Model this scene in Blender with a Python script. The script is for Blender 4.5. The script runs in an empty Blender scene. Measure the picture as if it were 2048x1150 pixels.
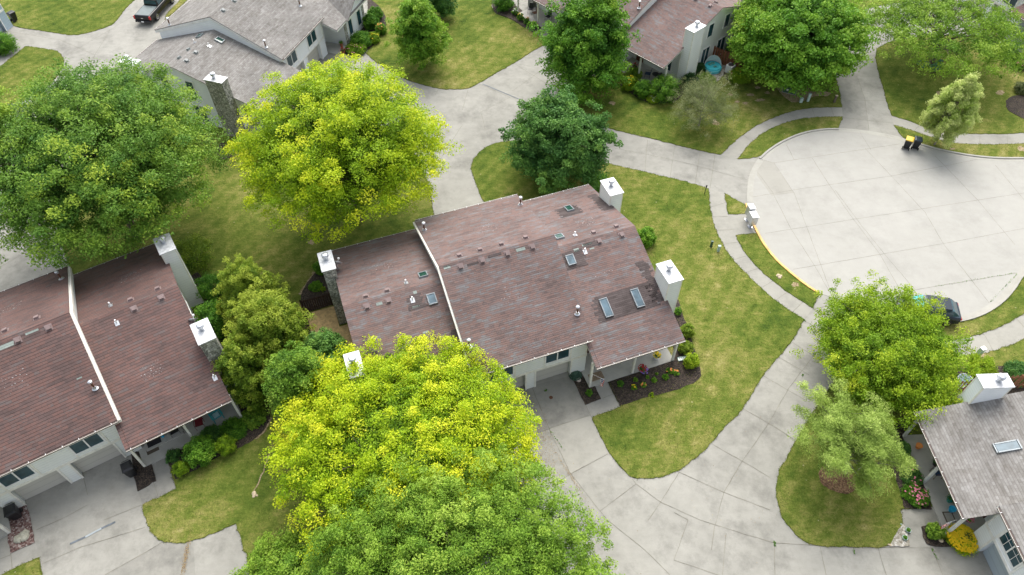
import bpy, math, random
import numpy as np
from mathutils import Vector, Matrix
from mathutils.geometry import tessellate_polygon
R = math.radians
sc = bpy.context.scene
C = sc.collection
# ---------------------------------------------------------------- camera
HC, F, PITCH, ROLL = 42.0, 1430.0, .8735619, -.01204895
fwd = np.array([0, math.cos(PITCH), -math.sin(PITCH)]); rt = np.array([1, 0, 0.]); up = np.cross(rt, fwd)
RT = rt*math.cos(ROLL)+up*math.sin(ROLL); UP = -rt*math.sin(ROLL)+up*math.cos(ROLL)
cam = bpy.data.cameras.new('camera'); co = bpy.data.objects.new('camera', cam); C.objects.link(co)
cam.sensor_width = 36; cam.lens = F/2048*36; cam.clip_end = 2000; cam.clip_start = .5
m = Matrix.Identity(4)
for i in range(3):
    m[i][0] = RT[i]; m[i][1] = UP[i]; m[i][2] = -fwd[i]
m[2][3] = HC; co.matrix_world = m; sc.camera = co
# ---------------------------------------------------------------- sky and sun (thin bright overcast)
SUN_EL, SUN_AZ = R(54), R(6)
w = bpy.data.worlds.new('World'); sc.world = w; w.use_nodes = True
nt = w.node_tree; bg = nt.nodes['Background']; sky = nt.nodes.new('ShaderNodeTexSky')
sky.sky_type = 'NISHITA'; sky.sun_disc = False; sky.sun_elevation = SUN_EL; sky.sun_rotation = SUN_AZ
sky.air_density = 1.0; sky.dust_density = 4.0; sky.ozone_density = .6
hs = nt.nodes.new('ShaderNodeHueSaturation'); hs.inputs['Saturation'].default_value = .38; nt.links.new(sky.outputs[0], hs.inputs['Color'])
nt.links.new(hs.outputs[0], bg.inputs[0]); bg.inputs[1].default_value = .15
sl = bpy.data.lights.new('sun', 'SUN'); so = bpy.data.objects.new('sun', sl); C.objects.link(so)
sl.energy = 1.4; sl.angle = R(48); sl.color = (1, .965, .9)
sd = Vector((math.sin(SUN_AZ)*math.cos(SUN_EL), math.cos(SUN_AZ)*math.cos(SUN_EL), math.sin(SUN_EL)))
so.rotation_euler = sd.to_track_quat('Z', 'Y').to_euler(); so.location = (0, 0, 60)
sc.view_settings.view_transform = 'Standard'; sc.view_settings.look = 'None'
sc.view_settings.exposure = .97; sc.view_settings.gamma = 1
# ---------------------------------------------------------------- helpers
def ray(u, v): return RT*(u-1024)/F-UP*(v-575)/F+fwd
def G(u, v, z=0.):                      # surveyed ground point
    d = ray(u, v); t = (z-HC)/d[2]; return Vector((d[0]*t, d[1]*t, z))
def tag(o, label=None, cat=None, group=None, kind=None):
    if label: o['label'] = label
    if cat: o['category'] = cat
    if group: o['group'] = group
    if kind: o['kind'] = kind
    return o
def thing(name, label, cat, loc=(0, 0, 0), rz=0, group=None):
    o = bpy.data.objects.new(name, None); C.objects.link(o); o.location = loc; o.rotation_euler = (0, 0, rz)
    o.empty_display_size = .3
    return tag(o, label, cat, group)
class MB:
    def __init__(s): s.v = []; s.f = []; s.uv = {}
    def face(s, pts, uv=None):
        n = len(s.v); s.v += [tuple(p) for p in pts]
        if uv: s.uv[len(s.f)] = uv
        s.f.append(tuple(range(n, n+len(pts))))
    def box(s, x0, x1, y0, y1, z0, z1, rz=0, at=None):
        P = [(x0, y0, z0), (x1, y0, z0), (x1, y1, z0), (x0, y1, z0), (x0, y0, z1), (x1, y0, z1), (x1, y1, z1), (x0, y1, z1)]
        if rz or at:
            ca, sa = math.cos(rz), math.sin(rz); at = at or (0, 0, 0)
            P = [(p[0]*ca-p[1]*sa+at[0], p[0]*sa+p[1]*ca+at[1], p[2]+at[2]) for p in P]
        n = len(s.v); s.v += P
        s.f += [tuple(n+i for i in q) for q in ((0, 3, 2, 1), (4, 5, 6, 7), (0, 1, 5, 4), (1, 2, 6, 5), (2, 3, 7, 6), (3, 0, 4, 7))]
        return s
    def frustum(s, r0, r1, z0, z1, n=12, cx=0, cy=0, cap=True, sx=1, sy=1):
        k = len(s.v)
        for r, z in ((r0, z0), (r1, z1)):
            for i in range(n):
                a = 2*math.pi*i/n; s.v.append((cx+r*sx*math.cos(a), cy+r*sy*math.sin(a), z))
        for i in range(n):
            j = (i+1) % n; s.f.append((k+i, k+j, k+n+j, k+n+i))
        if cap: s.f.append(tuple(k+n+i for i in range(n))); s.f.append(tuple(k+n-1-i for i in range(n)))
        return s
    def lathe(s, prof, n=14, cx=0, cy=0):
        for (r0, z0), (r1, z1) in zip(prof, prof[1:]): s.frustum(max(r0, .001), max(r1, .001), z0, z1, n, cx, cy, False)
        r, z = prof[-1]; k = len(s.v)
        s.v += [(cx+r*math.cos(2*math.pi*i/n), cy+r*math.sin(2*math.pi*i/n), z) for i in range(n)]; s.f.append(tuple(range(k, k+n)))
        return s
    def tube(s, pts, rad, n=6):
        pts = [Vector(p) for p in pts]
        if not hasattr(rad, '__len__'): rad = [rad]*len(pts)
        k = len(s.v)
        for i, p in enumerate(pts):
            d = (pts[min(i+1, len(pts)-1)]-pts[max(i-1, 0)])
            d = d.normalized() if d.length > 1e-9 else Vector((0, 0, 1))
            a = d.cross(Vector((0, 0, 1)) if abs(d.z) < .9 else Vector((1, 0, 0))).normalized(); b = d.cross(a)
            for j in range(n):
                t = 2*math.pi*j/n; s.v.append(tuple(p+(a*math.cos(t)+b*math.sin(t))*rad[i]))
        for i in range(len(pts)-1):
            for j in range(n):
                q = (j+1) % n; s.f.append((k+i*n+j, k+i*n+q, k+(i+1)*n+q, k+(i+1)*n+j))
        s.f.append(tuple(k+j for j in range(n))); s.f.append(tuple(k+(len(pts)-1)*n+j for j in reversed(range(n))))
        return s
    def prism(s, poly, u0, u1):          # poly in the (w,z) plane, extruded along u (x)
        n = len(poly); k = len(s.v)
        s.v += [(u0, a, b) for a, b in poly]+[(u1, a, b) for a, b in poly]
        for i in range(n):
            j = (i+1) % n; s.f.append((k+i, k+j, k+n+j, k+n+i))
        for t in tessellate_polygon([[Vector((a, b, 0)) for a, b in poly]]):
            s.f.append((k+t[0], k+t[1], k+t[2])); s.f.append((k+n+t[2], k+n+t[1], k+n+t[0]))
        return s
    def slab(s, u0, u1, prof, t, side=0): # roof slab following a (w,z) profile, uv in metres
        acc = 0
        for (a, b), (c, d) in zip(prof, prof[1:]):
            L = math.hypot(c-a, d-b)
            s.face([(u0, a, b), (u1, a, b), (u1, c, d), (u0, c, d)], [(u0, acc), (u1, acc), (u1, acc+L), (u0, acc+L)])
            s.face([(u0, c, d-t), (u1, c, d-t), (u1, a, b-t), (u0, a, b-t)])
            for u in (u0, u1): s.face([(u, a, b), (u, c, d), (u, c, d-t), (u, a, b-t)])
            acc += L
        for (a, b) in (prof[0], prof[-1]): s.face([(u0, a, b), (u1, a, b), (u1, a, b-t), (u0, a, b-t)])
        return s
    def build(s, name, mat, parent=None, label=None, smooth=False, bevel=0, loc=None, rz=0):
        me = bpy.data.meshes.new(name); me.from_pydata(s.v, [], s.f)
        if s.uv:
            ul = me.uv_layers.new(name='UVMap')
            for fi, uv in s.uv.items():
                for li, c in zip(me.polygons[fi].loop_indices, uv): ul.data[li].uv = c
        me.materials.append(mat)
        if smooth: me.shade_smooth()
        me.update()
        o = bpy.data.objects.new(name, me); C.objects.link(o)
        if parent: o.parent = parent
        if loc is not None: o.location = loc
        if rz: o.rotation_euler = (0, 0, rz)
        if label: o['label'] = label
        if bevel:
            b = o.modifiers.new('b', 'BEVEL'); b.width = bevel; b.segments = 2; b.limit_method = 'ANGLE'
        return o
def dup(o, loc=None, rz=None, label=None, parent=None):
    c = o.copy(); C.objects.link(c)
    if parent: c.parent = parent
    if loc is not None: c.location = loc
    if rz is not None: c.rotation_euler = (0, 0, rz)
    if label: c['label'] = label
    for ch in o.children: dup(ch, parent=c)
    return c
def dups(o, loc, rz, label):
    kids = list(o.children); c = o.copy(); C.objects.link(c); c.location = loc; c.rotation_euler = (0, 0, rz); c['label'] = label
    for k in kids:
        q = k.copy(); C.objects.link(q); q.parent = c
        for g in list(k.children):
            h = g.copy(); C.objects.link(h); h.parent = q
    return c
# ---------------------------------------------------------------- materials
def nmat(name):
    m = bpy.data.materials.new(name); m.use_nodes = True; t = m.node_tree
    return m, t, t.nodes, t.links, t.nodes['Principled BSDF']
def N(t, k, **kw):
    n = t.nodes.new(k)
    for a, b in kw.items(): setattr(n, a, b)
    return n
def ramp(t, stops, fac=None, interp='LINEAR'):
    r = N(t, 'ShaderNodeValToRGB'); e = r.color_ramp.elements; r.color_ramp.interpolation = interp
    while len(e) > 1: e.remove(e[-1])
    e[0].position = stops[0][0]; e[0].color = (*stops[0][1], 1)
    for p, c in stops[1:]: q = e.new(p); q.color = (*c, 1)
    if fac is not None: t.links.new(fac, r.inputs[0])
    return r.outputs[0]
def mth(t, op, a, b=None, c=None):
    n = N(t, 'ShaderNodeMath', operation=op)
    for i, x in enumerate((a, b, c)):
        if x is None: continue
        if isinstance(x, (int, float)): n.inputs[i].default_value = x
        else: t.links.new(x, n.inputs[i])
    return n.outputs[0]
def mix(t, f, a, b, mode='MIX'):
    n = N(t, 'ShaderNodeMix', data_type='RGBA', blend_type=mode)
    for i, x in ((0, f), (6, a), (7, b)):
        if isinstance(x, (int, float)): n.inputs[i].default_value = x
        elif isinstance(x, tuple): n.inputs[i].default_value = (*x, 1)
        else: t.links.new(x, n.inputs[i])
    return n.outputs[2]
def noise(t, co, scale, detail=4, rough=.55, stretch=None, rot=None):
    if stretch or rot:
        mp = N(t, 'ShaderNodeMapping'); t.links.new(co, mp.inputs[0])
        if stretch: mp.inputs[3].default_value = stretch
        if rot: mp.inputs[2].default_value = (0, 0, rot)
        co = mp.outputs[0]
    n = N(t, 'ShaderNodeTexNoise'); n.inputs['Scale'].default_value = scale; n.inputs['Detail'].default_value = detail
    n.inputs['Roughness'].default_value = rough; t.links.new(co, n.inputs['Vector']); return n.outputs['Fac']
def bump(t, b, h, dist, strength=1):
    n = N(t, 'ShaderNodeBump'); n.inputs['Distance'].default_value = dist; n.inputs['Strength'].default_value = strength
    t.links.new(h, n.inputs['Height']); t.links.new(n.outputs[0], b.inputs['Normal'])
def objco(t): return N(t, 'ShaderNodeTexCoord').outputs['Object']
def geoco(t): return N(t, 'ShaderNodeNewGeometry').outputs['Position']
def simple(name, col, rough=.6, metal=0, var=.12, sc_=3.):
    m, t, nd, lk, b = nmat(name)
    co_ = objco(t); n = noise(t, co_, sc_, 4)
    d = tuple(c*(1-var) for c in col); l = tuple(min(1, c*(1+var)) for c in col)
    lk.new(ramp(t, [(.3, d), (.7, l)], n), b.inputs['Base Color'])
    b.inputs['Roughness'].default_value = rough; b.inputs['Metallic'].default_value = metal
    return m
def shingle(name, cols, streak=.55, rowh=.135, tab=.32, edge=.72):
    m, t, nd, lk, b = nmat(name)
    uv = N(t, 'ShaderNodeTexCoord').outputs['UV']; sp = N(t, 'ShaderNodeSeparateXYZ'); lk.new(uv, sp.inputs[0])
    u, v = sp.outputs[0], sp.outputs[1]
    rv = mth(t, 'DIVIDE', v, rowh); row = mth(t, 'FLOOR', rv); fr = mth(t, 'FRACT', rv)
    wn = N(t, 'ShaderNodeTexWhiteNoise', noise_dimensions='1D'); lk.new(row, wn.inputs['W'])
    def cell(wid, k):
        uu = mth(t, 'ADD', mth(t, 'DIVIDE', u, wid), mth(t, 'MULTIPLY', wn.outputs[0], k)); cc = mth(t, 'FLOOR', uu)
        cb = N(t, 'ShaderNodeCombineXYZ'); lk.new(cc, cb.inputs[0]); lk.new(row, cb.inputs[1]); cb.inputs[2].default_value = k
        w2 = N(t, 'ShaderNodeTexWhiteNoise', noise_dimensions='3D'); lk.new(cb.outputs[0], w2.inputs[0]); return w2.outputs[0], mth(t, 'FRACT', uu)
    n1, f1 = cell(tab, 7.3); n2, _ = cell(.95, 13.7)
    cb = N(t, 'ShaderNodeCombineXYZ'); lk.new(u, cb.inputs[0]); lk.new(v, cb.inputs[1])
    big = noise(t, cb.outputs[0], 1.1, 3, .6, (.55, 1.6, 1)); blot = noise(t, cb.outputs[0], .35, 4, .6)
    f = mth(t, 'ADD', mth(t, 'ADD', mth(t, 'MULTIPLY', n1, .10+.14*(1-streak)), mth(t, 'MULTIPLY', n2, .17)), mth(t, 'MULTIPLY', big, .62))
    f = mth(t, 'ADD', f, mth(t, 'SUBTRACT', mth(t, 'MULTIPLY', noise(t, cb.outputs[0], 3.2, 5, .7, (.5, 2.2, 1)), .30), .14+.0))
    col = ramp(t, cols, f)
    bl = N(t, 'ShaderNodeMapRange'); lk.new(blot, bl.inputs[0]); bl.inputs[1].default_value = .3; bl.inputs[2].default_value = .7
    bl.inputs[3].default_value = .8; bl.inputs[4].default_value = 1.16
    gr = noise(t, cb.outputs[0], 60, 2, .7)
    g2 = N(t, 'ShaderNodeMapRange'); lk.new(gr, g2.inputs[0]); g2.inputs[3].default_value = .8; g2.inputs[4].default_value = 1.2
    # shadow line painted along each course's butt edge, plus dark tab joints
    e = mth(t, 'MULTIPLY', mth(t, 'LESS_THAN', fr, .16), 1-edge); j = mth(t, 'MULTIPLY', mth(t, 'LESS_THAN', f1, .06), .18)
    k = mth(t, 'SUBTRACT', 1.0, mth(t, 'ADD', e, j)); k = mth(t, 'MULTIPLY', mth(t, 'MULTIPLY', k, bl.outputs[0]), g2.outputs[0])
    vm = N(t, 'ShaderNodeVectorMath', operation='SCALE'); lk.new(col, vm.inputs[0]); lk.new(k, vm.inputs[3])
    lk.new(vm.outputs[0], b.inputs['Base Color']); b.inputs['Roughness'].default_value = .85
    b.inputs['Specular IOR Level'].default_value = .35
    h = mth(t, 'ADD', mth(t, 'SUBTRACT', 1.0, fr), mth(t, 'MULTIPLY', gr, .5)); bump(t, b, h, .012, .7)
    return m
def siding(name, col, lap=.2, dirt=.1, vert=False):
    m, t, nd, lk, b = nmat(name); oc = objco(t); sp = N(t, 'ShaderNodeSeparateXYZ'); lk.new(oc, sp.inputs[0])
    fr = mth(t, 'FRACT', mth(t, 'DIVIDE', sp.outputs[2], lap))
    n = noise(t, oc, 1.2, 5, .6, (1, 1, .35))
    c = ramp(t, [(.3, tuple(x*(1-dirt) for x in col)), (.65, col)], n)
    c = mix(t, mth(t, 'MULTIPLY', mth(t, 'LESS_THAN', fr, .1), .35), c, tuple(x*.5 for x in col))
    lk.new(c, b.inputs['Base Color']); b.inputs['Roughness'].default_value = .6
    bump(t, b, mth(t, 'SUBTRACT', 1.0, fr), .015, .8); return m
def concrete(name, dark, lite, stain=.5, sc_=1.):
    m, t, nd, lk, b = nmat(name); g = geoco(t)
    n1 = noise(t, g, .16*sc_, 5, .62); n2 = noise(t, g, .9*sc_, 6, .68); n3 = noise(t, g, 14, 4, .75); n4 = noise(t, g, .5, 5, .7, (1, 4, 1), .5)
    f = mth(t, 'ADD', mth(t, 'ADD', mth(t, 'MULTIPLY', n1, .4), mth(t, 'MULTIPLY', n2, .38)), mth(t, 'ADD', mth(t, 'MULTIPLY', n3, .12), mth(t, 'MULTIPLY', n4, .16)))
    c = ramp(t, [(.36, dark), (.5, tuple((a*.4+b_*.6) for a, b_ in zip(dark, lite))), (.64, lite)], f)
    st = noise(t, g, .33, 6, .75, rot=1.1); s2 = ramp(t, [(.50, (0, 0, 0)), (.70, (1, 1, 1))], st)
    c = mix(t, mth(t, 'MULTIPLY', s2, stain), c, tuple(x*.62 for x in dark))
    sp = N(t, 'ShaderNodeTexVoronoi'); sp.inputs['Scale'].default_value = 7; lk.new(g, sp.inputs['Vector'])
    c = mix(t, mth(t, 'MULTIPLY', mth(t, 'LESS_THAN', sp.outputs['Distance'], .07), .35), c, (.12, .11, .09))
    lk.new(c, b.inputs['Base Color']); b.inputs['Roughness'].default_value = .9; bump(t, b, mth(t, 'ADD', n3, n2), .01, .5); return m
def lawnmat(name):
    m, t, nd, lk, b = nmat(name); g = geoco(t)
    a = noise(t, g, .11, 5, .62); c_ = noise(t, g, .75, 6, .72); d = noise(t, g, 3.6, 6, .85); e = noise(t, g, 13, 4, .85)
    dr = noise(t, g, 1.4, 6, .75, (.5, 2.2, 1), -.75)
    f = mth(t, 'ADD', mth(t, 'ADD', mth(t, 'MULTIPLY', a, .42), mth(t, 'MULTIPLY', c_, .40)), mth(t, 'ADD', mth(t, 'MULTIPLY', d, .26), mth(t, 'MULTIPLY', dr, .22)))
    f = mth(t, 'SUBTRACT', f, .03)
    sp = N(t, 'ShaderNodeSeparateXYZ'); lk.new(g, sp.inputs[0])
    st = mth(t, 'SINE', mth(t, 'MULTIPLY', mth(t, 'ADD', mth(t, 'MULTIPLY', sp.outputs[0], .82), mth(t, 'ADD', mth(t, 'MULTIPLY', sp.outputs[1], -.57), mth(t, 'MULTIPLY', a, 3.0))), 6.283/1.15))
    f = mth(t, 'ADD', f, mth(t, 'MULTIPLY', st, .020))
    col = ramp(t, [(.46, (.040, .074, .013)), (.54, (.078, .120, .018)), (.62, (.132, .164, .030)), (.70, (.215, .212, .060)), (.80, (.35, .31, .13))], f)
    k = N(t, 'ShaderNodeMapRange'); lk.new(e, k.inputs[0]); k.inputs[1].default_value = .25; k.inputs[2].default_value = .75; k.inputs[3].default_value = .45; k.inputs[4].default_value = 1.55
    vm = N(t, 'ShaderNodeVectorMath', operation='SCALE'); lk.new(col, vm.inputs[0]); lk.new(k.outputs[0], vm.inputs[3])
    vo = N(t, 'ShaderNodeTexVoronoi'); vo.inputs['Scale'].default_value = .9; lk.new(g, vo.inputs['Vector'])
    cc = mix(t, mth(t, 'MULTIPLY', mth(t, 'LESS_THAN', vo.outputs['Distance'], .045), .6), vm.outputs[0], (.42, .38, .24))
    lk.new(cc, b.inputs['Base Color']); b.inputs['Roughness'].default_value = 1; b.inputs['Specular IOR Level'].default_value = .1
    bump(t, b, mth(t, 'ADD', d, e), .05, .9); return m
def speckle(name, stops, scale=9, b_=.03, stretch=None):
    m, t, nd, lk, b = nmat(name); g = geoco(t)
    v = N(t, 'ShaderNodeTexVoronoi'); v.inputs['Scale'].default_value = scale; lk.new(g, v.inputs['Vector'])
    wn = N(t, 'ShaderNodeSeparateColor'); lk.new(v.outputs['Color'], wn.inputs[0])
    n = noise(t, g, 1.3, 4); f = mth(t, 'ADD', mth(t, 'MULTIPLY', wn.outputs[0], .65), mth(t, 'MULTIPLY', n, .35))
    lk.new(ramp(t, stops, f), b.inputs['Base Color']); b.inputs['Roughness'].default_value = .95
    bump(t, b, mth(t, 'SUBTRACT', 1., v.outputs['Distance']), b_, 1); return m
def stonem(name, a, c):
    m, t, nd, lk, b = nmat(name); oc = objco(t)
    v = N(t, 'ShaderNodeTexVoronoi'); v.inputs['Scale'].default_value = 5.5; lk.new(oc, v.inputs['Vector'])
    e = N(t, 'ShaderNodeTexVoronoi', feature='DISTANCE_TO_EDGE'); e.inputs['Scale'].default_value = 5.5; lk.new(oc, e.inputs['Vector'])
    wn = N(t, 'ShaderNodeSeparateColor'); lk.new(v.outputs['Color'], wn.inputs[0])
    f = mth(t, 'ADD', mth(t, 'MULTIPLY', wn.outputs[0], .6), mth(t, 'MULTIPLY', noise(t, oc, 9, 4), .4))
    col = ramp(t, [(.2, a), (.5, tuple((x+y)/2 for x, y in zip(a, c))), (.8, c)], f)
    lk.new(mix(t, mth(t, 'MULTIPLY', mth(t, 'LESS_THAN', e.outputs[0], .05), .75), col, (.03, .03, .028)), b.inputs['Base Color'])
    b.inputs['Roughness'].default_value = .9; bump(t, b, e.outputs[0], .08, 1); return m
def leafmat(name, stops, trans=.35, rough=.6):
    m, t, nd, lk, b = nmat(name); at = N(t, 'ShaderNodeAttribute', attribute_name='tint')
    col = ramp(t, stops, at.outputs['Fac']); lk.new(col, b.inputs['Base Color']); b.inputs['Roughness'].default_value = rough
    b.inputs['Specular IOR Level'].default_value = .3
    tr = N(t, 'ShaderNodeBsdfTranslucent'); lk.new(col, tr.inputs[0]); mx = N(t, 'ShaderNodeMixShader'); mx.inputs[0].default_value = trans
    lk.new(b.outputs[0], mx.inputs[1]); lk.new(tr.outputs[0], mx.inputs[2]); lk.new(mx.outputs[0], t.nodes['Material Output'].inputs[0]); return m
def glassm(name, col, rough=.08):
    m, t, nd, lk, b = nmat(name); oc = objco(t)
    lk.new(ramp(t, [(.35, tuple(x*.6 for x in col)), (.65, col)], noise(t, oc, 1.5, 2)), b.inputs['Base Color'])
    b.inputs['Roughness'].default_value = rough; b.inputs['Specular IOR Level'].default_value = .5; return m
M = dict(
 lawn=lawnmat('lawn'), drive=concrete('drive_concrete', (.19, .186, .163), (.335, .327, .292), .6),
 road=concrete('road_concrete', (.300, .294, .265), (.378, .370, .338), .25, .8), walk=concrete('walk_concrete', (.24, .235, .207), (.335, .325, .285), .4, 1.4),
 drived=concrete('worn_concrete', (.165, .162, .145), (.30, .292, .258), .6), slabd=concrete('darker_slab', (.275, .267, .235), (.345, .335, .297), .3, .8), curb=concrete('curb_concrete', (.30, .292, .258), (.39, .38, .338), .25, 2), porch=concrete('porch_concrete', (.33, .325, .30), (.46, .45, .41), .4, 1.5),
 yellow=simple('yellow_paint', (.72, .42, .12), .6, 0, .25, 2), joint=simple('joint_dirt', (.17, .155, .115), 1, 0, .5, 1.2), seal=simple('joint_seal', (.12, .14, .16), .7, 0, .3), sealg=simple('joint_patch', (.33, .37, .39), .8),
 mulch=speckle('mulch', [(.15, (.012, .009, .007)), (.55, (.04, .029, .022)), (.85, (.095, .07, .05))], 16),
 mulchr=speckle('red_mulch', [(.15, (.08, .045, .022)), (.55, (.17, .095, .05)), (.85, (.27, .17, .09))], 14),
 gravel=speckle('gravel', [(.15, (.17, .15, .11)), (.5, (.32, .30, .25)), (.85, (.52, .50, .46))], 9), rock=speckle('river_rock', [(.1, (.05, .025, .022)), (.45, (.14, .075, .065)), (.7, (.24, .18, .16)), (.9, (.42, .38, .35))], 12),
 dirt=speckle('bare_dirt', [(.1, (.17, .12, .06)), (.5, (.3, .23, .13)), (.9, (.42, .34, .22))], 14, .02),
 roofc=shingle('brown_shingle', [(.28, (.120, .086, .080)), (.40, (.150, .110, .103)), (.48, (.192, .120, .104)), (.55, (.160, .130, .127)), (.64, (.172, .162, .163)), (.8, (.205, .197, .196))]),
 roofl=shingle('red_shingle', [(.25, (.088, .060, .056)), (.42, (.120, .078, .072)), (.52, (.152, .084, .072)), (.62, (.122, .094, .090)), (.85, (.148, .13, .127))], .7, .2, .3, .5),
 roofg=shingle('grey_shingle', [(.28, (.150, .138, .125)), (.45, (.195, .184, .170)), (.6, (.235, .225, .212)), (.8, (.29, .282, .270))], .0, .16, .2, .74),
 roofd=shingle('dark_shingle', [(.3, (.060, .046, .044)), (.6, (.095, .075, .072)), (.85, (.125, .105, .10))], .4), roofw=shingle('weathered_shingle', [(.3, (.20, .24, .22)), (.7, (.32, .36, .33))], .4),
 cream=siding('cream_siding', (.80, .82, .79), .22, .07), white=siding('white_siding', (.84, .87, .90), .2, .06), blue=siding('pale_blue_siding', (.40, .50, .58), .25),
 trim=simple('trim', (.76, .74, .67), .5), wtrim=simple('white_trim', (.78, .78, .77), .45), gtrim=simple('grey_trim', (.38, .42, .44), .5), gutter=simple('gutter', (.10, .07, .06), .45),
 gdoor=siding('garage_door', (.52, .50, .45), .53, .05), gdoorb=siding('grey_garage_door', (.36, .42, .46), .53, .05), glass=glassm('window_glass', (.035, .085, .105)), skyg=glassm('skylight_glass', (.12, .19, .235), .3), skyf=simple('skylight_frame', (.26, .29, .31), .45, .3), skyd=glassm('dark_skylight_glass', (.03, .09, .07), .05),
 stone=stonem('chimney_stone', (.20, .20, .17), (.62, .61, .55)), metal=simple('galvanized', (.55, .57, .60), .35, .75), capm=simple('cap_sheet', (.62, .63, .64), .5, .1, .25, 4), flue=simple('flue', (.22, .22, .22), .35, .7), rust=simple('rusty_pipe', (.12, .05, .025), .8), whitep=simple('white_plastic', (.82, .82, .82), .4), vent=simple('brown_vent', (.20, .145, .14), .6), ventg=simple('grey_vent', (.20, .22, .22), .5), chalk=simple('chalk', (.36, .335, .33), .9),
 black=simple('black_plastic', (.012, .013, .016), .35), dark=simple('dark_metal', (.035, .035, .04), .4, .4), tire=simple('tire', (.015, .015, .015), .8), brown=simple('brown_door', (.10, .025, .018), .5), bark=simple('bark', (.13, .10, .075), .95, 0, .4, 12), barkg=simple('grey_bark', (.24, .21, .18), .95, 0, .35, 12),
 lidy=simple('yellow_lid', (.75, .50, .07), .45), green=simple('green_enamel', (.035, .085, .055), .45), pale=simple('pale_green_enamel', (.42, .54, .50), .5), tan=simple('tan_stone', (.58, .47, .33), .9, 0, .3), teal=simple('teal_wood', (.04, .34, .38), .5), maroon=simple('maroon_fabric', (.16, .012, .02), .7), mat=simple('doormat', (.10, .08, .06), 1), darkmat=simple('black_mat', (.02, .02, .022), .9), tanmat=simple('tan_mat', (.24, .18, .12), 1, 0, .4, 20), wood=simple('fence_wood', (.20, .08, .04), .85, 0, .35, 6), woodd=simple('dark_fence_wood', (.045, .022, .014), .9), deck=siding('deck_boards', (.44, .30, .13), .14, .3),
 cyan=simple('cyan_cushion_and_glare', (.06, .50, .62), .7), cream2=simple('white_wicker', (.70, .74, .74), .7), purple=simple('purple_petals', (.30, .16, .60), .8), redf=simple('red_petals', (.35, .012, .02), .8), yel=simple('yellow_petals', (.85, .62, .01), .8), pink=simple('pink_petals', (.62, .20, .28), .8), orange=simple('orange_petals', (.8, .3, .08), .8), whitef=simple('white_petals', (.8, .8, .75), .8), terra=simple('terracotta', (.42, .14, .06), .8), bluecar=simple('car_paint', (.018, .028, .04), .18, .3), trunkp=simple('black_paint', (.008, .008, .010), .15, .2), tail=simple('tail_lamp', (.45, .01, .01), .2), chrome=simple('chrome', (.7, .7, .72), .2, .9), flagr=simple('flag_red', (.5, .02, .03), .8), flagb=simple('flag_blue', (.02, .035, .16), .8), navy=simple('navy_cushion', (.02, .05, .12), .8), tealg=simple('teal_glaze', (.01, .25, .25), .3), bluep=simple('blue_pot', (.02, .36, .62), .35),
)
# ---------------------------------------------------------------- ground, paving, lawns
rg = random.Random(5)
def smooth(P, lim=48, it=2):
    for _ in range(it):
        Q = []; n = len(P)
        for i in range(n):
            a, b, c = P[i-1], P[i], P[(i+1) % n]
            d1 = (b-a); d2 = (c-b); ang = math.degrees(abs(d1.xy.angle_signed(d2.xy))) if d1.xy.length > 1e-6 and d2.xy.length > 1e-6 else 0
            if ang > lim or ang < 2: Q.append(b)
            else: k = min(.25, .25); Q += [b-d1*k, b+d2*k]
        P = Q
    return P
def sheet(name, px, mat, z=.0, h=0., jit=.0, kind='structure', sm=True, world=False):
    P = [Vector(p) for p in px] if world else [G(*p) for p in px]
    if sm: P = smooth(P)
    if jit:
        Q = []
        for i, a in enumerate(P):
            b = P[(i+1) % len(P)]; L = (b-a).length; n = max(1, min(400, int(L/.22)))
            nr = Vector((-(b-a).y, (b-a).x, 0)).normalized() if L > 0 else Vector()
            for k in range(n): Q.append(a.lerp(b, k/n)+nr*rg.gauss(0, jit))
        P = Q
    mb = MB(); n = len(P); mb.v = [(p.x, p.y, z) for p in P]
    for t in tessellate_polygon([P]): mb.f.append(tuple(t))
    # consistent upward faces
    f2 = []
    for t in mb.f:
        a, b, c = (Vector(mb.v[i]) for i in t); f2.append(t if (b-a).cross(c-a).z > 0 else t[::-1])
    mb.f = f2
    if h:
        mb.v += [(p.x, p.y, z-h) for p in P]
        for i in range(n): j = (i+1) % n; mb.f.append((i, j, n+j, n+i))
    o = mb.build(name, mat); tag(o, kind=kind); return o
def ribbon(name, px, w0, w1, mat, z0, z1=None, kind='structure', world=False, jit=0, sub=.6):
    P = [Vector(p) for p in px] if world else [G(*p) for p in px]
    Q = []
    for a, b in zip(P, P[1:]):
        n = max(1, int((b-a).length/sub)); Q += [a.lerp(b, k/n) for k in range(n)]
    Q.append(P[-1]); mb = MB(); z1 = z0 if z1 is None else z1; k = 0
    for i, p in enumerate(Q):
        d = (Q[min(i+1, len(Q)-1)]-Q[max(i-1, 0)]).normalized(); nr = Vector((-d.y, d.x, 0)); j = rg.gauss(0, jit); r = 1+rg.uniform(-.3, .5)*(jit > 0)
        a = p+nr*(w0*r+j); b = p+nr*(w1*r+j)
        if z1 > z0: mb.v += [(a.x, a.y, z0), (a.x, a.y, z1), (b.x, b.y, z1), (b.x, b.y, z0)]
        else: mb.v += [(a.x, a.y, z0), (b.x, b.y, z0)]
    m = 4 if z1 > z0 else 2
    for i in range(len(Q)-1):
        for q in range(m-1): mb.f.append((i*m+q, i*m+q+1, (i+1)*m+q+1, (i+1)*m+q))
    if m == 4: mb.f += [(0, 1, 2, 3), tuple((len(Q)-1)*4+q for q in (3, 2, 1, 0))]
    if name is None: return mb
    return tag(mb.build(name, mat), kind=kind)
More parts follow.
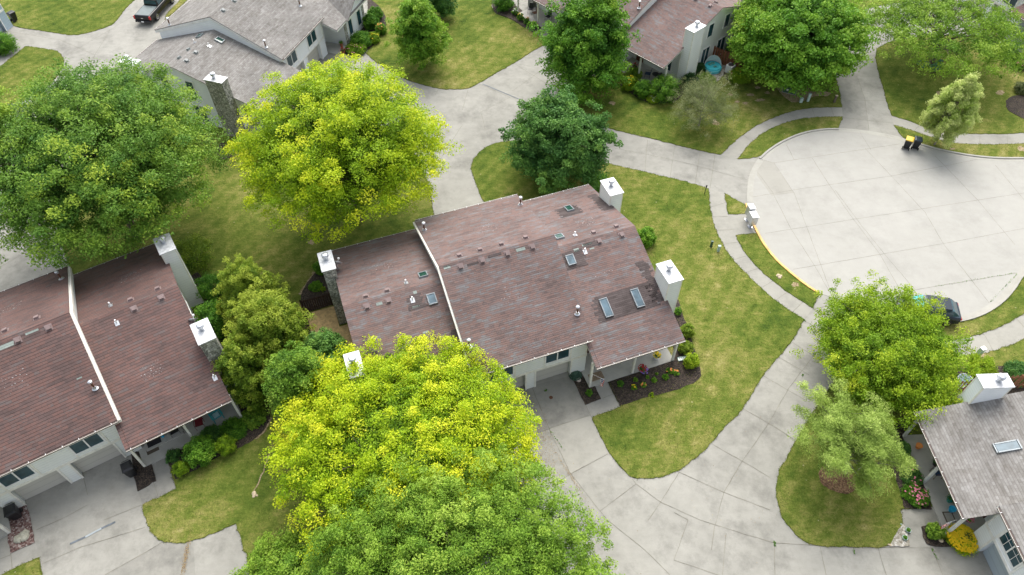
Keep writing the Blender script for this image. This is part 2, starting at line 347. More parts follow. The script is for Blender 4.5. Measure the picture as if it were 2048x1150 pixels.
def curve(px, it=2):
    P = [G(*p) for p in px]
    for _ in range(it):
        Q = [P[0]]
        for a, b in zip(P, P[1:]): Q += [a.lerp(b, .25), a.lerp(b, .75)]
        P = Q+[P[-1]]
    return P
g_ = MB(); g_.face([(-900, -300, -.06), (900, -300, -.06), (900, 1200, -.06), (-900, 1200, -.06)]); tag(g_.build('ground', M['lawn']), kind='structure')
sheet('driveway', [(-60, 1290), (-60, -50), (2140, -50), (2140, 1290)], M['drive'], 0, 0, sm=False)
CUL = [(1494, 395), (1496, 362), (1503, 338), (1517, 315), (1536, 299), (1564, 281), (1605, 264), (1647, 257), (1680, 256), (1730, 260), (1790, 271), (1811, 277), (1849, 290), (1887, 300), (1940, 310), (1992, 315), (2048, 315), (2130, 313), (2230, 380), (2130, 470), (2048, 547), (2030, 578), (2008, 603), (1978, 624), (1951, 635), (1922, 643), (1899, 644), (1840, 640), (1760, 622), (1700, 605), (1660, 594), (1638, 585), (1616, 571), (1585, 547), (1553, 519), (1529, 488), (1517, 467), (1501, 435), (1495, 414)]
sheet('road', CUL, M['road'], .012, .01)
sheet('sidewalk', [(1417, 378), (1449, 386), (1452, 405), (1456, 429), (1471, 469), (1480, 488), (1494, 512), (1522, 543), (1557, 571), (1592, 596), (1626, 617), (1608, 639), (1578, 620), (1543, 596), (1498, 554), (1463, 517), (1444, 488), (1428, 450), (1419, 415)], M['walk'], .008)
sheet('sidewalk', [(1456, 428.5), (1494, 427), (1503, 440), (1517, 467), (1471.5, 470), (1463, 452)], M['walk'], .005, sm=False)
sheet('sidewalk', [(1442, 309.7), (1470, 282), (1504.6, 255.7), (1543, 236.6), (1588, 221), (1633, 214.7), (1684, 214.7), (1685.5, 233.8), (1650.7, 233.8), (1605.5, 236.6), (1563.7, 247), (1525.5, 264.4), (1497.6, 288.8), (1475, 318.4)], M['walk'], .008)
sheet('sidewalk', [(1783, 231.4), (1817.7, 241.8), (1852.5, 255.7), (1891, 266), (1957, 268), (2002, 268.6), (2048, 266), (2140, 258), (2140, 280), (2048, 287), (1992, 289.5), (1932.6, 288.8), (1898, 285), (1863, 275), (1824.7, 261), (1788, 250.5)], M['walk'], .008)
sheet('sidewalk', [(2140, 570), (2048, 628), (2012.5, 648.5), (1985, 660), (1956, 670), (1931, 675.6), (1860, 690), (1780, 690), (1700, 640), (1690, 700), (1780, 722), (1850, 725), (1922, 713), (1967, 707), (1990, 701.6), (2024, 689), (2048, 678), (2140, 625)], M['walk'], .008)
LAWNS = [
 [(26, 53), (49, 57), (85, 62), (134, 70), (150, 70.6), (168, 67.5), (180, 65), (222.7, 52), (236.6, 38), (250.5, 17.4), (271, 0), (300, -40), (-80, -40), (0, 30)],
 [(-30, 160), (0, 134), (33, 107), (52, 92.5), (80, 96), (107, 100.4), (117, 103.4), (126.6, 113), (128.4, 121.7), (128, 130), (112, 160), (60, 195), (0, 215), (-60, 210)],
 [(329.6, 41), (331, 33), (338, 23), (347, 14), (356, 5), (370, -12), (400, -30), (376, 0), (352, 21)],
 [(731, 106.5), (751, 87.7), (765, 67), (775, 42), (760, 15), (735, -5), (735, -45), (990, -45), (983, 0), (983.7, 16.3), (994, 29.6), (1019, 37), (1043, 51.8), (1068, 65.8), (1081, 74), (1095.3, 85.5), (1062.7, 104.4), (1028, 127), (993, 146), (958, 167), (935.7, 178.5), (902.7, 179), (875, 178), (850, 170.5), (810, 160), (765, 135)],
 [(866, 432), (862, 380), (840, 330), (800, 290), (740, 250), (640, 230), (500, 190), (400, 200), (250, 230), (150, 300), (100, 400), (118, 470), (140, 545), (250, 700), (335, 830), (334, 918), (352.5, 978), (285.3, 1009.2), (287, 1028), (295.8, 1049), (306, 1068), (325, 1084), (358, 1087.5), (386, 1082), (417.5, 1070), (449, 1058), (471.5, 1047.5), (483.6, 1080.6), (497, 1136), (505, 1157), (520, 1300), (850, 1300), (950, 1100), (960, 950), (950, 850), (975, 790), (1000, 700), (900, 480)],
 [(-30, 1172), (3.5, 1148), (78, 1115), (84.5, 1150), (92, 1200), (-30, 1230)],
 [(1212, 327), (1292, 344.5), (1348, 358), (1380, 366), (1407, 374), (1417.6, 377.5), (1419.3, 415), (1428, 450), (1444, 488), (1463, 517.4), (1497.6, 554), (1543, 595.7), (1577.6, 620), (1608.3, 639.2), (1591.6, 672.3), (1557, 714), (1525.5, 752), (1508, 780), (1491.5, 810.5), (1442.8, 862.7), (1422, 887), (1397.6, 911.4), (1362.8, 939), (1324.5, 955), (1293, 958), (1265, 956.6), (1248, 942.7), (1220, 908), (1202.7, 876.6), (1183.6, 834.8), (1240.5, 813.5), (1214.6, 763), (1180, 600), (1000, 480), (975, 410), (965, 400), (955, 376), (946, 351), (941, 330.6), (949.7, 313), (968.8, 295.8), (993, 285), (1022.7, 281.8), (1060, 281), (1130, 300)],
 [(1229.8, 261), (1306, 278), (1348, 289), (1396.7, 301), (1442, 309.7), (1470, 281.8), (1504.6, 255.7), (1543, 236.6), (1588, 221), (1633, 214.7), (1683.8, 214.7), (1678.5, 181), (1670, 149.6), (1668, 135.7), (1672, 110), (1685, 70), (1700, 40), (1725.5, 19), (1765.5, 10.4), (1800, 5), (1828, -1), (1860, -45), (1350, -45), (1260, 60), (1262, 105), (1250, 127), (1212, 151), (1165, 180), (1140, 205), (1150, 222), (1190, 247)],
 [(1475, 318.4), (1497.6, 288.8), (1525.5, 264.4), (1563.7, 247), (1605.5, 236.6), (1650.7, 233.8), (1685.5, 233.8), (1680, 248.8), (1676, 257), (1647, 259), (1605.5, 266), (1563.7, 283.6), (1536, 301), (1520, 315)],
 [(1765.6, 90), (1752, 99), (1749.8, 113), (1756.6, 143), (1765.5, 174), (1776, 212), (1783, 231.4), (1817.7, 241.8), (1852.5, 255.7), (1891, 266), (1957, 268), (2002, 268.6), (2048, 266), (2140, 258), (2200, 180), (2060, 60), (1985, 60), (1960, 73), (1900, 70), (1850, 72), (1790, 80)],
 [(1788, 250.5), (1824.7, 261), (1863, 275), (1897.8, 285.3), (1932.6, 288.8), (1991.7, 289.5), (2048, 287), (2140, 280), (2140, 314), (2048, 315.5), (1992, 315.5), (1939.5, 310), (1887, 300.5), (1849, 291), (1807, 277)],
 [(1449, 386.5), (1492, 410.9), (1495, 414), (1494.8, 419.6), (1491.7, 428), (1456, 428.7)],
 [(1471.5, 469.8), (1516, 467), (1528, 488.5), (1552, 520), (1584, 548), (1615, 572), (1638, 586), (1626, 616.6), (1591.6, 595.7), (1556.8, 571.4), (1522, 543.5), (1494, 512), (1480, 488)],
 [(2140, 475), (2048, 549), (2031, 580), (2009, 605), (1979, 625.5), (1952, 637), (1923, 645), (1899.5, 646.5), (1840, 643), (1760, 625), (1720, 615), (1780, 688), (1860, 689), (1931, 675.6), (1956, 670), (1985.4, 659.8), (2012.5, 648.5), (2048, 628), (2140, 570)],
 [(1663, 771), (1678, 745), (1720, 722), (1780, 722), (1850, 725), (1922, 713), (1967, 707), (1990, 701.6), (2024, 689), (2048, 678), (2140, 625), (2300, 800), (2300, 1000), (2000, 1000), (1809, 1018), (1800, 1020), (1807, 1049), (1797, 1075), (1778, 1094.5), (1730.7, 1095.5), (1661, 1093.8), (1616, 1089), (1588, 1066.6), (1565.5, 1038.8), (1555, 1007.5), (1551.5, 972.7), (1556.8, 944.8), (1570.7, 917), (1605.5, 857.9), (1633, 812.6)],
]
LO = [sheet('lawn', L, M['lawn'], .035, .05, .03) for L in LAWNS]
# mulch and gravel beds
BEDS = [
 ('mulch', [(1214, 762), (1222, 778), (1240.3, 812), (1262, 806), (1286, 796), (1315, 790), (1345, 783), (1366, 775), (1390, 766), (1401, 755), (1402, 742), (1394, 715), (1386, 690), (1378, 660), (1364, 628), (1358, 600), (1345, 590), (1325, 620), (1350, 700), (1340, 720)]),
 ('mulch', [(1142, 752), (1158, 742), (1181, 774), (1188, 770), (1202, 798), (1170, 810)]),
 ('mulch', [(601, 601), (604, 584), (614, 567), (628, 549), (648, 525), (690, 560), (690, 600), (660, 612), (612, 626), (628, 680), (616, 685)]),
 ('mulch', [(266.9, 943), (262, 900), (280, 905), (294, 932), (303, 929), (312.5, 962), (276, 983)]),
 ('mulch', [(334, 918), (351.5, 959), (372, 950), (405, 933), (440, 912), (480, 895), (510, 880), (535, 858), (543, 838), (530, 800), (480, 790), (400, 840)]),
 ('mulch', [(480, 788), (528, 800), (515, 740), (470, 640), (440, 590), (395, 545), (372, 560), (400, 640), (440, 740)]),
 ('mulch', [(446, 285), (470, 300), (462, 316), (440, 325), (430, 305), (436, 290)]),
 ('mulch', [(985, -5), (983.7, 16), (994, 29), (1019, 37), (1043, 52), (1066, 66), (1090, 52), (1030, 14), (1020, -10)]),
 ('mulch', [(1096, 66), (1112, 58), (1125, 75), (1106, 74)]),
 ('mulch', [(1240, 170), (1262, 187), (1285, 203), (1312, 208), (1345, 206), (1362, 196), (1378, 170), (1392, 158), (1352, 150), (1300, 165), (1270, 150)]),
 ('mulch', [(1444, 149), (1450, 158), (1464, 166), (1485, 161), (1503, 153), (1560, 150), (1600, 130), (1560, 80), (1480, 110), (1450, 140)]),
 ('mulch', [(1839, 136), (1846, 141), (1862, 147), (1880, 145), (1887, 137), (1882, 128), (1860, 122), (1842, 126)]),
 ('mulch', [(1968, 72), (1981, 90), (2001, 112), (2027, 130), (2048, 144), (2100, 170), (2100, 100), (2040, 90), (2010, 60), (1985, 55)]),
 ('mulch', [(2011, 210), (2012, 200), (2022, 193), (2048, 190), (2090, 195), (2090, 250), (2048, 239), (2027, 229), (2014, 220)]),
 ('mulch', [(1783, 934), (1790, 955), (1797, 976), (1809, 1018), (1862.7, 1019), (1855, 990), (1830, 925), (1807, 868), (1830, 820), (1800, 830), (1778, 880)]),
 ('mulch', [(1842, 1053), (1860, 1051), (1880, 1054), (1890, 1060), (1925, 1050), (1950, 1070), (1948, 1094), (1870, 1094), (1852, 1088), (1846, 1075)]),
 ('mulchr', [(1636, 945), (1640, 965), (1652, 975), (1675, 986), (1700, 989), (1712, 978), (1710, 955), (1690, 930), (1650, 925)]),
 ('rock', [(14.5, 1068), (23, 1020), (50, 1010), (56, 1012), (70, 1085.4), (21.5, 1107)]),
 ('gravel', [(1777.7, 1093), (1790, 1070), (1807, 1046), (1815, 1068), (1819.5, 1092.7), (1800, 1094.5)]),
 ('gravel', [(1448, 146), (1440, 160), (1420, 172), (1390, 178), (1400, 160), (1425, 145), (1440, 130), (1455, 132)]),
 ('dirt', [(1552, 176), (1562, 165), (1580, 158), (1605, 160), (1640, 180), (1662, 187), (1655, 193), (1630, 192), (1618, 198), (1600, 205), (1583, 205), (1568, 195)]),
 ('mulch', [(0, 113), (31, 88), (22, 86), (-10, 80), (-30, 110), (-30, 130)]),
 ('mulch', [(731, 106), (751, 87), (765, 67), (775, 42), (762, 15), (735, -5), (735, 20), (735, 45), (705, 80), (680, 105), (700, 112)]),
 ('mulch', [(1900, 742), (1920, 737), (1980, 733), (2048, 733), (2140, 725), (2140, 800), (1900, 800)]),
]
NM = dict(mulch='mulch_bed', mulchr='mulch_bed', rock='rock_bed', gravel='gravel_bed', dirt='bare_ground')
for i, (k, L) in enumerate(BEDS): sheet(NM[k], L, M[k], .055+.004*(i % 4), .05, .02)
# small worn patches of bare soil in the lawns
for (x, y, a, b) in [(1500, 190, 9, 3), (1520, 200, 12, 4), (1490, 207, 7, 3), (1515, 176, 6, 3), (1880, 187, 12, 4), (2000, 186, 9, 5), (1905, 298, 7, 3), (2042, 298, 10, 6), (1432, 247, 7, 5), (1225, 207, 8, 4), (2020, 737, 6, 8), (622, 485, 8, 5), (1962, 712, 10, 5), (1590, 570, 9, 5), (1460, 190, 7, 3), (1474, 204, 6, 3), (1535, 186, 6, 3)]:
    P = [(x+a*math.cos(t)*rg.uniform(.55, 1.15), y+b*math.sin(t)*rg.uniform(.55, 1.15)) for t in [i*math.pi/6 for i in range(12)]]
    sheet('bare_ground', P, M['dirt'], .040, .02, .03)
# kerbs
def kerb(px, mat, name='curb', lip=.1):
    P = curve(px); ribbon(name, P, 0, .36, M['curb'] if mat is None else mat, .016, .03, world=True, sub=.5) if lip is None else None
    if lip: ribbon(name, P, -.02, .15, mat or M['curb'], .0, lip, world=True, sub=.5); 
    if lip and mat is None: ribbon('gutter_pan', P, .15, .48, M['curb'], .02, world=True, sub=.5)
CT = [(1676, 258), (1647, 258), (1605, 265), (1564, 282), (1536, 300), (1518, 317)]
kerb(CT, None)
kerb([(1518, 317), (1503, 338), (1496, 362), (1494, 395), (1495, 404)], None, lip=.025)
kerb([(2130, 315), (2048, 316), (1992, 316), (1940, 311), (1887, 301), (1849, 291), (1812, 279)], None)
kerb([(1812, 279), (1790, 272), (1730, 261), (1690, 257), (1676, 258)], None, lip=.025)
kerb([(1899, 645), (1922, 644), (1951, 636.5), (1978, 625), (2008, 604), (2030, 579), (2048, 548), (2130, 471)][::1], None)
kerb([(1690, 602), (1760, 623), (1840, 641), (1899, 645)], None)
kerb([(1494, 408), (1496, 418), (1501, 435), (1517, 467), (1529, 489), (1553, 520), (1585, 548), (1616, 572), (1638, 586)][::-1], M['yellow'], 'curb')
# slabs poured at another time, a little darker
for P_, m_ in (([(1518.5, 316), (1548, 327), (1588, 386), (1543, 392), (1513, 350)], 'slabd'),): sheet('road_slab', P_, M[m_], .0165, sm=False)
for P_, m_ in (([(1669, 136), (1692, 130), (1717, 160), (1730, 200), (1738, 262), (1680, 258), (1685, 234), (1679, 181)], 'drived'), ([(1143, 751), (1182, 831), (1098, 857), (1062, 772)], 'drived'), ([(975, 790), (1062, 772), (1098, 857), (1010, 885)], 'drived'), ([(1098, 857), (1182, 831), (1216, 905), (1141, 947)], 'walk'), ([(325, 1084), (358, 1088), (386, 1083), (395, 1200), (240, 1200), (215, 1148)], 'drived'), ([(313, 905), (334, 912), (352, 977), (285, 1009), (277, 985), (312, 965)], 'drived')): sheet('driveway_slab', P_, M[m_], .004, sm=False)
# joints and cracks
J = [[(1494, 396), (1600, 378), (1784, 352), (1900, 330), (2048, 300)], [(1530, 467), (1700, 440), (1830, 420), (2048, 386)], [(1586, 539), (1760, 509), (1900, 485), (2048, 457)], [(1680, 605), (1760, 592), (1870, 573), (2035, 546)],
     [(1515, 345), (1545, 385)], [(1573, 290), (1588, 320)], [(1497, 312), (1548, 326), (1588, 320), (1740, 297), (1800, 288)], [(1548, 326), (1588, 386), (1660, 580)], [(1624, 316), (1652, 360), (1700, 430), (1760, 509), (1800, 580)], [(1730, 297), (1790, 360), (1850, 425), (1886, 487), (1978, 606)], [(1870, 312), (1955, 400), (2030, 490)], [(1718, 262), (1742, 300)], [(1545, 385), (1583, 460), (1630, 533), (1662, 590)], [(1670, 380), (1722, 450), (1770, 510), (1830, 580)], [(1990, 330), (2048, 400)],
     [(1662, 592), (1655, 612), (1628, 618)], [(1662, 593), (1690, 606)], [(1695, 612), (1660, 665), (1628, 710), (1577, 777), (1538, 846), (1484, 923), (1448, 984), (1429, 1055), (1423, 1100)], [(1628, 618), (1690, 645)], [(1608, 641), (1632, 655), (1700, 690)], [(1583, 684), (1640, 720)], [(1556, 714), (1618, 750)], [(1527, 752), (1575, 780), (1610, 800)], [(1485, 817), (1538, 847), (1590, 880)], [(1425, 889), (1484, 922), (1540, 955)], [(1355, 943), (1448, 985), (1540, 1020)],
     [(1064, 775), (1098, 857), (1140, 945), (1190, 1010), (1215, 1040), (1290, 1100), (1340, 1150)], [(1070, 868), (1098, 857), (1178, 831)], [(1112, 966), (1141, 948), (1216, 908)], [(1265, 958), (1272, 968), (1322, 1005), (1400, 1040), (1487, 1068), (1550, 1086), (1616, 1090), (1700, 1095), (1864, 1096)], [(1272, 968), (1200, 1022)], [(1358, 945), (1322, 1003), (1295, 1042)], [(1348, 1025), (1376, 1040)], [(1376, 1040), (1348, 1120)], [(1452, 1066), (1445, 1150)], [(1548, 1086), (1550, 1150)], [(1640, 1092), (1652, 1150)], [(1756, 1096), (1772, 1150)], [(1864, 1096), (1885, 1150)], [(1348, 1120), (1450, 1155)],
     [(1214.6, 762), (1240, 814)], [(1206, 796), (1227, 788)], [(1143, 751), (1183, 835)],
     [(166, 950), (175, 990)], [(73, 1060), (130, 1035), (175, 1010)], [(84, 1128), (160, 1095), (290, 1055)], [(210, 1150), (300, 1100), (325, 1084)], [(209, 1040), (283, 1010)], [(307, 963), (318, 1000)], [(22, 1107), (25, 1150)], [(-5, 1120), (21, 1110)],
     [(865, 345), (892, 300), (925, 250)], [(880, 172), (870, 190)], [(936, 180), (925, 220)], [(958, 168), (1020, 195)], [(1062, 133), (1028, 127), (1100, 172), (1125, 195)], [(1090, 136), (1025, 182)], [(1020, 195), (960, 225)], [(890, 290), (935, 294)], [(963, 228), (970, 258)], [(1295, 280), (1290, 344)], [(1350, 291), (1340, 356)], [(1400, 303), (1390, 369)], [(1430, 309), (1420, 377)], [(1230, 297), (1300, 310), (1380, 328), (1440, 345), (1494, 360)], [(868, 335), (920, 334)],
     [(1669, 150), (1760, 154)], [(1692, 110), (1752, 111)], [(1700, 133), (1717, 160), (1730, 200), (1738, 260)], [(1672, 200), (1775, 202)], [(1725, 54), (1790, 45)], [(1683, 235), (1785, 246)],
     [(60, 480), (75, 500), (95, 540)], [(0, 535), (60, 500)], [(20, 445), (75, 500)], [(0, 60), (120, 80), (190, 110)], [(100, 130), (220, 60), (270, 30)], [(220, 60), (190, 110), (170, 150)]]
for k in ([(1419, 415), (1452, 405)], [(1421, 434), (1456, 433)], [(1432, 461), (1469, 459)], [(1444, 489), (1478, 484)], [(1466, 520), (1493, 512)], [(1490, 546), (1516, 537)], [(1520, 577), (1545, 562)], [(1551, 601), (1575, 584)], [(1585, 624), (1606, 604)], [(1487, 270), (1503, 284)], [(1527, 246), (1545, 256)], [(1572, 226), (1583, 241)], [(1624, 217), (1630, 234)], [(1662, 215), (1668, 233)], [(1840, 250), (1828, 262)], [(1905, 267), (1903, 285)], [(1960, 269), (1960, 289)], [(2015, 268), (2015, 288)], [(2033, 638), (2048, 655)], [(1968, 668), (1985, 700)]): J.append(k)
jm = MB()
for L in J:
    if len(L) == 2: L = [L[0], ((L[0][0]+L[1][0])/2+rg.uniform(-.5, .5), (L[0][1]+L[1][1])/2), L[1]]
    q = ribbon(None, L, -.008, .008, None, .018, jit=.007, sub=.4); n = len(jm.v); jm.v += q.v; jm.f += [tuple(i+n for i in f) for f in q.f]
tag(jm.build('pavement_joints', M['joint']), kind='structure')
ribbon('joint_sealant', [(965, 168), (1037, 198)], -.05, .05, M['seal'], .022)
ribbon('joint_sealant', [(140, 1088), (171, 1074)], -.06, .06, M['seal'], .022); ribbon('joint_sealant', [(171, 1074), (203, 1057)], -.06, .06, M['sealg'], .022); ribbon('joint_sealant', [(203, 1057), (231, 1044)], -.06, .06, M['seal'], .022)
# ---------------------------------------------------------------- townhouses (one type, repeated round the courts)
PL = dict(B1=(4.25, -.4, .4632), B2=(7.4, 6.4, -.361), C1=(3.2, -1.9, .3494), C2=(6.1, 6.4, -.3243))
def zr(k, w): z, w0, s = PL[k]; return z+s*(w-w0)
def rotbox(mb, u, w, du, dw, k, h0, h1, over=0):
    """box lying on a roof plane: u,w centre, sizes along the ridge and up the slope"""
    z0, w0, s = PL[k]; L = math.hypot(1, s); ay, az = 1/L, s/L; ny, nz = -s/L, 1/L
    c = Vector((u, w, zr(k, w))); P = []
    for h in (h0, h1):
        for a, b in ((-1, -1), (1, -1), (1, 1), (-1, 1)):
            P.append((c.x+a*du/2, c.y+b*dw/2*ay+ny*h, c.z+b*dw/2*az+nz*h))
    n = len(mb.v); mb.v += P
    mb.f += [tuple(n+i for i in q) for q in ((0, 3, 2, 1), (4, 5, 6, 7), (0, 1, 5, 4), (1, 2, 6, 5), (2, 3, 7, 6), (3, 0, 4, 7))]
def patch(mb, k, u0, u1, w0, w1, r, ragged=.3, h=.012):
    z0_, w_, s = PL[k]; L = math.hypot(1, s); n = max(1, int((w1-w0)*L/.135))
    for i in range(n):
        a = w0+(w1-w0)*i/n; b = w0+(w1-w0)*(i+1)/n; x0 = u0+r.uniform(-ragged, ragged); x1 = u1+r.uniform(-ragged, ragged)
        mb.face([(x0, a, zr(k, a)+h), (x1, a, zr(k, a)+h), (x1, b, zr(k, b)+h), (x0, b, zr(k, b)+h)], [(x0, a*L+50), (x1, a*L+50), (x1, b*L+50), (x0, b*L+50)])
def window(P, u0, u1, z0, z1, face, n=2, fm='wtrim', off=0, grid=False, axis='u'):
    """face = coordinate of the wall; axis 'u' faces -w, axis 'w' faces +-u"""
    sgn = -1 if axis != 'wp' else 1
    def bx(mb, a0, a1, d0, d1, z0, z1):
        lo, hi = face+sgn*d0, face+sgn*d1
        if lo > hi: lo, hi = hi, lo
        if axis == 'u': mb.box(a0, a1, lo, hi, z0, z1)
        else: mb.box(lo, hi, a0, a1, z0, z1)
    f = MB(); t = .09
    bx(f, u0-t, u1+t, .0, .05, z0-t, z0); bx(f, u0-t, u1+t, .0, .05, z1, z1+t); bx(f, u0-t, u0, .0, .048, z0, z1); bx(f, u1, u1+t, .0, .048, z0, z1)
    for i in range(1, n): x = u0+(u1-u0)*i/n; bx(f, x-.04, x+.04, .0, .046, z0, z1)
    if n > 1 and not grid:
        pass
    if grid:
        for i in range(n):
            a = u0+(u1-u0)*i/n; b = u0+(u1-u0)*(i+1)/n
            bx(f, (a+b)/2-.012, (a+b)/2+.012, .022, .03, z0, z1)
        bx(f, u0, u1, .022, .031, (z0+z1)/2-.012, (z0+z1)/2+.012)
    fo = f.build('window', M[fm], P)
    p = MB()
    for i in range(n):
        a = u0+(u1-u0)*i/n+(.04 if i else 0); b = u0+(u1-u0)*(i+1)/n-(.04 if i < n-1 else 0); bx(p, a, b, .003, .02, z0, z1)
    p.build('pane', M['glass'], fo)
    # half-drawn blind behind the glass edge
    return fo
def chimney(P, u0, u1, w0, w1, top, mat, flues=1, r=None):
    mb = MB().box(u0, u1, w0, w1, 0, top); c = mb.build('chimney', mat, P)
    if mat is not M['stone']:
        q = MB()
        for a, b in ((u0, w0), (u1, w0), (u0, w1), (u1, w1)): q.box(a-.012-(.0 if a == u0 else .06), a+.012+(.06 if a == u0 else 0), b-.012-(0 if b == w0 else .06), b+.012+(.06 if b == w0 else 0), .02, top-.02)
        q.build('corner_trim', M['trim'], c)
    MB().box(u0-.07, u1+.07, w0-.07, w1+.07, top, top+.07).build('cap', M['capm'], c, bevel=.015)
    cu, cw = (u0+u1)/2, (w0+w1)/2+.15
    MB().lathe([(.2, 0), (.2, .05), (.14, .06), (.14, .34)], 16).build('flue', M['metal'], c, smooth=False, loc=(cu, cw, top+.07))
    MB().lathe([(.21, .28), (.24, .32), (.24, .46), (.17, .52), (.05, .54)], 16).build('flue_cap', M['metal'], c, loc=(cu, cw, top+.07))
    return c
def dish(name, label, loc, rz, r=.42):
    t = thing(name, label, 'satellite dish', loc, rz)
    mb = MB(); n = 16; k = 4
    for j in range(k+1):
        rr = r*j/k
        for i in range(n): a = 2*math.pi*i/n; mb.v.append((rr*math.cos(a)*.9, .16*(rr/r)**2*-1, rr*math.sin(a)))
    for j in range(k):
        for i in range(n): mb.f.append((j*n+i, j*n+(i+1) % n, (j+1)*n+(i+1) % n, (j+1)*n+i))
    o = mb.build('reflector', M['metal'], t, smooth=True); o.location = (0, 0, .55); o.rotation_euler = (R(-35), 0, 0)
    s = o.modifiers.new('s', 'SOLIDIFY'); s.thickness = .015
    MB().tube([(0, .02, 0), (0, .02, .5)], .022).build('mast', M['metal'], t); MB().tube([(0, 0, .35), (0, -.45, .62)], .014).box(-.06, .06, -.52, -.42, .58, .68).build('feed_arm', M['whitep'], t)
    return t
def house(name, label, loc, ang, roof='roofc', wall='cream', trim='trim', door='gdoor', A=True, Cc=True, stoneA='f', stoneC='', chimA=True, chimC=True, seed=1, vents=True, wing=False, grid=False, chalkm=True, side='cream', ledge='', details=True):
    r = random.Random(seed); P = thing('townhouse', label, 'house', loc, R(ang), 'townhouses round the courts')
    W = M[wall]; T = M[trim]; RM = M[roof]; UB = (-3.79, 4.20); SW = M[side]
    # tall middle block
    mb = MB(); z4 = zr('B1', 0)-.2
    mb.prism([(.42, 0), (.42, 2.02), (0, 2.02), (0, z4), (6.4, 7.2), (13.2, zr('B2', 13.2)-.2), (13.2, 0)], *UB); mb.build('wall', W, P)
    for a, b in ((UB[0], -2.86), (-.16, .5), (3.12, UB[1])): MB().box(a, b, 0, .418, 0, 2.018).build('garage_pier', SW, P)
    mb = MB()
    for u in (-2.86, -.16, .5, 3.12): mb.box(u-.06, u+.06, -.03, -.001, 0, 1.9)
    mb.box(UB[0]-.02, UB[1]+.02, -.035, -.001, 1.9, 2.12)
    for u in (UB[0]+.02, -1.0, 1.1, UB[1]-.1, -2.9, 2.95): mb.box(u, u+.1, -.032, -.001, 2.121, z4-.02)
    mb.build('trim_board', T, P)
    for a, b in ((-2.8, -.22), (.56, 3.06)):
        g = MB().box(a, b, .34, .415, .02, 1.99); g.build('garage_door', M[door], P)
    for a, b in ((-2.72, -1.1), (1.22, 2.84)): window(P, a, b, 2.5, 3.75, 0, 2, 'wtrim', grid=grid)
    # roof of the middle block
    prof = [(-.4, 4.25), (6.4, 7.4), (13.6, 4.80)]
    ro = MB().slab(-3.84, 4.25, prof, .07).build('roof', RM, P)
    MB().slab(-3.97 if 'L' in ledge else -3.86, 4.43 if 'R' in ledge else 4.245, [(a, b-.071) for a, b in prof], .24).build('fascia', T, ro)
    def gut(par, u0, u1, w, z, s=-1):
        par = P
        g = MB().box(u0, u1, w+(s*.11 if s < 0 else 0), w+(0 if s < 0 else .11), z-.14, z-.03).build('gutter', M['gutter'], par)
        MB().box(u0-.01, u1+.01, w+(s*.125 if s < 0 else .111), w+(-.111 if s < 0 else .125), z-.05, z-.02).build('gutter_lip', M['trim'], g)
        b0 = None; u = u0+.3
        while u < u1:
            if b0 is None: b0 = MB().box(-.014, .014, -.06, .05, -.006, .012).build('gutter_bracket', M['whitep'], g); b0.location = (u, w+s*.07, z)
            else: q = b0.copy(); C.objects.link(q); q.location = (u, w+s*.07, z)
            u += .92
    gut(ro, -3.76, 4.27, -.4, 4.25); gut(ro, -3.76, 4.27, 13.6, 4.80, 1)
    roofs = {'B': ro}
    for S in (('A', A), ('C', Cc)):
        if not S[1]: continue
        sg = 1 if S[0] == 'C' else -1
        u0, u1 = (4.201, 10.2) if sg > 0 else (-10.2, -3.791)
        ue = (4.215, 10.42) if sg > 0 else (-10.37, -3.80); us = (3.95, 4.20) if sg > 0 else (-3.79, -3.95+.35)
        if wing and sg > 0:
            prof = [(-1.9, 3.2), (6.4, 6.1), (13.8, 3.70)]
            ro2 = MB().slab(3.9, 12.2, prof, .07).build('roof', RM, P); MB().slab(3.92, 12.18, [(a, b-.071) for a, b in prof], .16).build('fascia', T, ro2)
            # cross gable facing the court
            gm = MB(); zp, ze, uc = 4.75, 3.1, 8.45
            for a, b in ((5.95, uc), (uc, 10.95)):
                za, zb = (ze, zp) if a < uc else (zp, ze)
                gm.face([(a, -2.1, za), (b, -2.1, zb), (b, 3, zb), (a, 3, za)], [(a, 0), (b, 0), (b, 5), (a, 5)]); gm.face([(a, -2.1, za-.08), (b, -2.1, zb-.08), (b, -2.1, zb), (a, -2.1, za)])
            gm.build('gable_roof', RM, ro2)
            mb = MB().box(6.2, 10.7, -1.3, 6, 0, 2.9); n = len(mb.v); mb.v += [(6.1, -1.75, 2.95), (10.8, -1.75, 2.95), (uc, -1.75, 4.55), (6.1, -1.55, 2.95), (10.8, -1.55, 2.95), (uc, -1.55, 4.55)]
            mb.f += [(n, n+1, n+2), (n+5, n+4, n+3), (n, n+3, n+4, n+1), (n+1, n+4, n+5, n+2), (n+2, n+5, n+3, n)]
            mb.prism([(1.3, 0), (1.3, zr('C1', 1.3)-.2), (6.4, 5.9), (13.4, 3.6), (13.4, 0)], 4.201, 12.0); mb.build('wall', W, P)
            q = MB().box(6.18, 6.75, -1.34, -1.302, 0, 2.9).box(10.3, 10.72, -1.34, -1.302, 0, 2.9).build('stone_corner', M['stone'], P)
            window(P, 7.1, 7.85, .7, 2.3, -1.3, 1, 'wtrim'); window(P, 9.1, 9.85, .7, 2.3, -1.3, 1, 'wtrim')
            MB().box(4.3, 6.1, -1.3, 1.25, 0, .1).build('porch_floor', M['porch'], P)
            MB().box(4.6, 5.4, 1.24, 1.29, .1, 2.1).build('door', M['brown'], P)
            roofs['C'] = ro2; continue
        f0 = zr('C1', 1.3)-.2
        mb = MB().prism([(1.3, 0), (1.3, f0), (6.4, 5.9), (13.4, zr('C2', 13.4)-.2), (13.4, 0)], u0, u1); mb.build('wall', SW if not details else W, P)
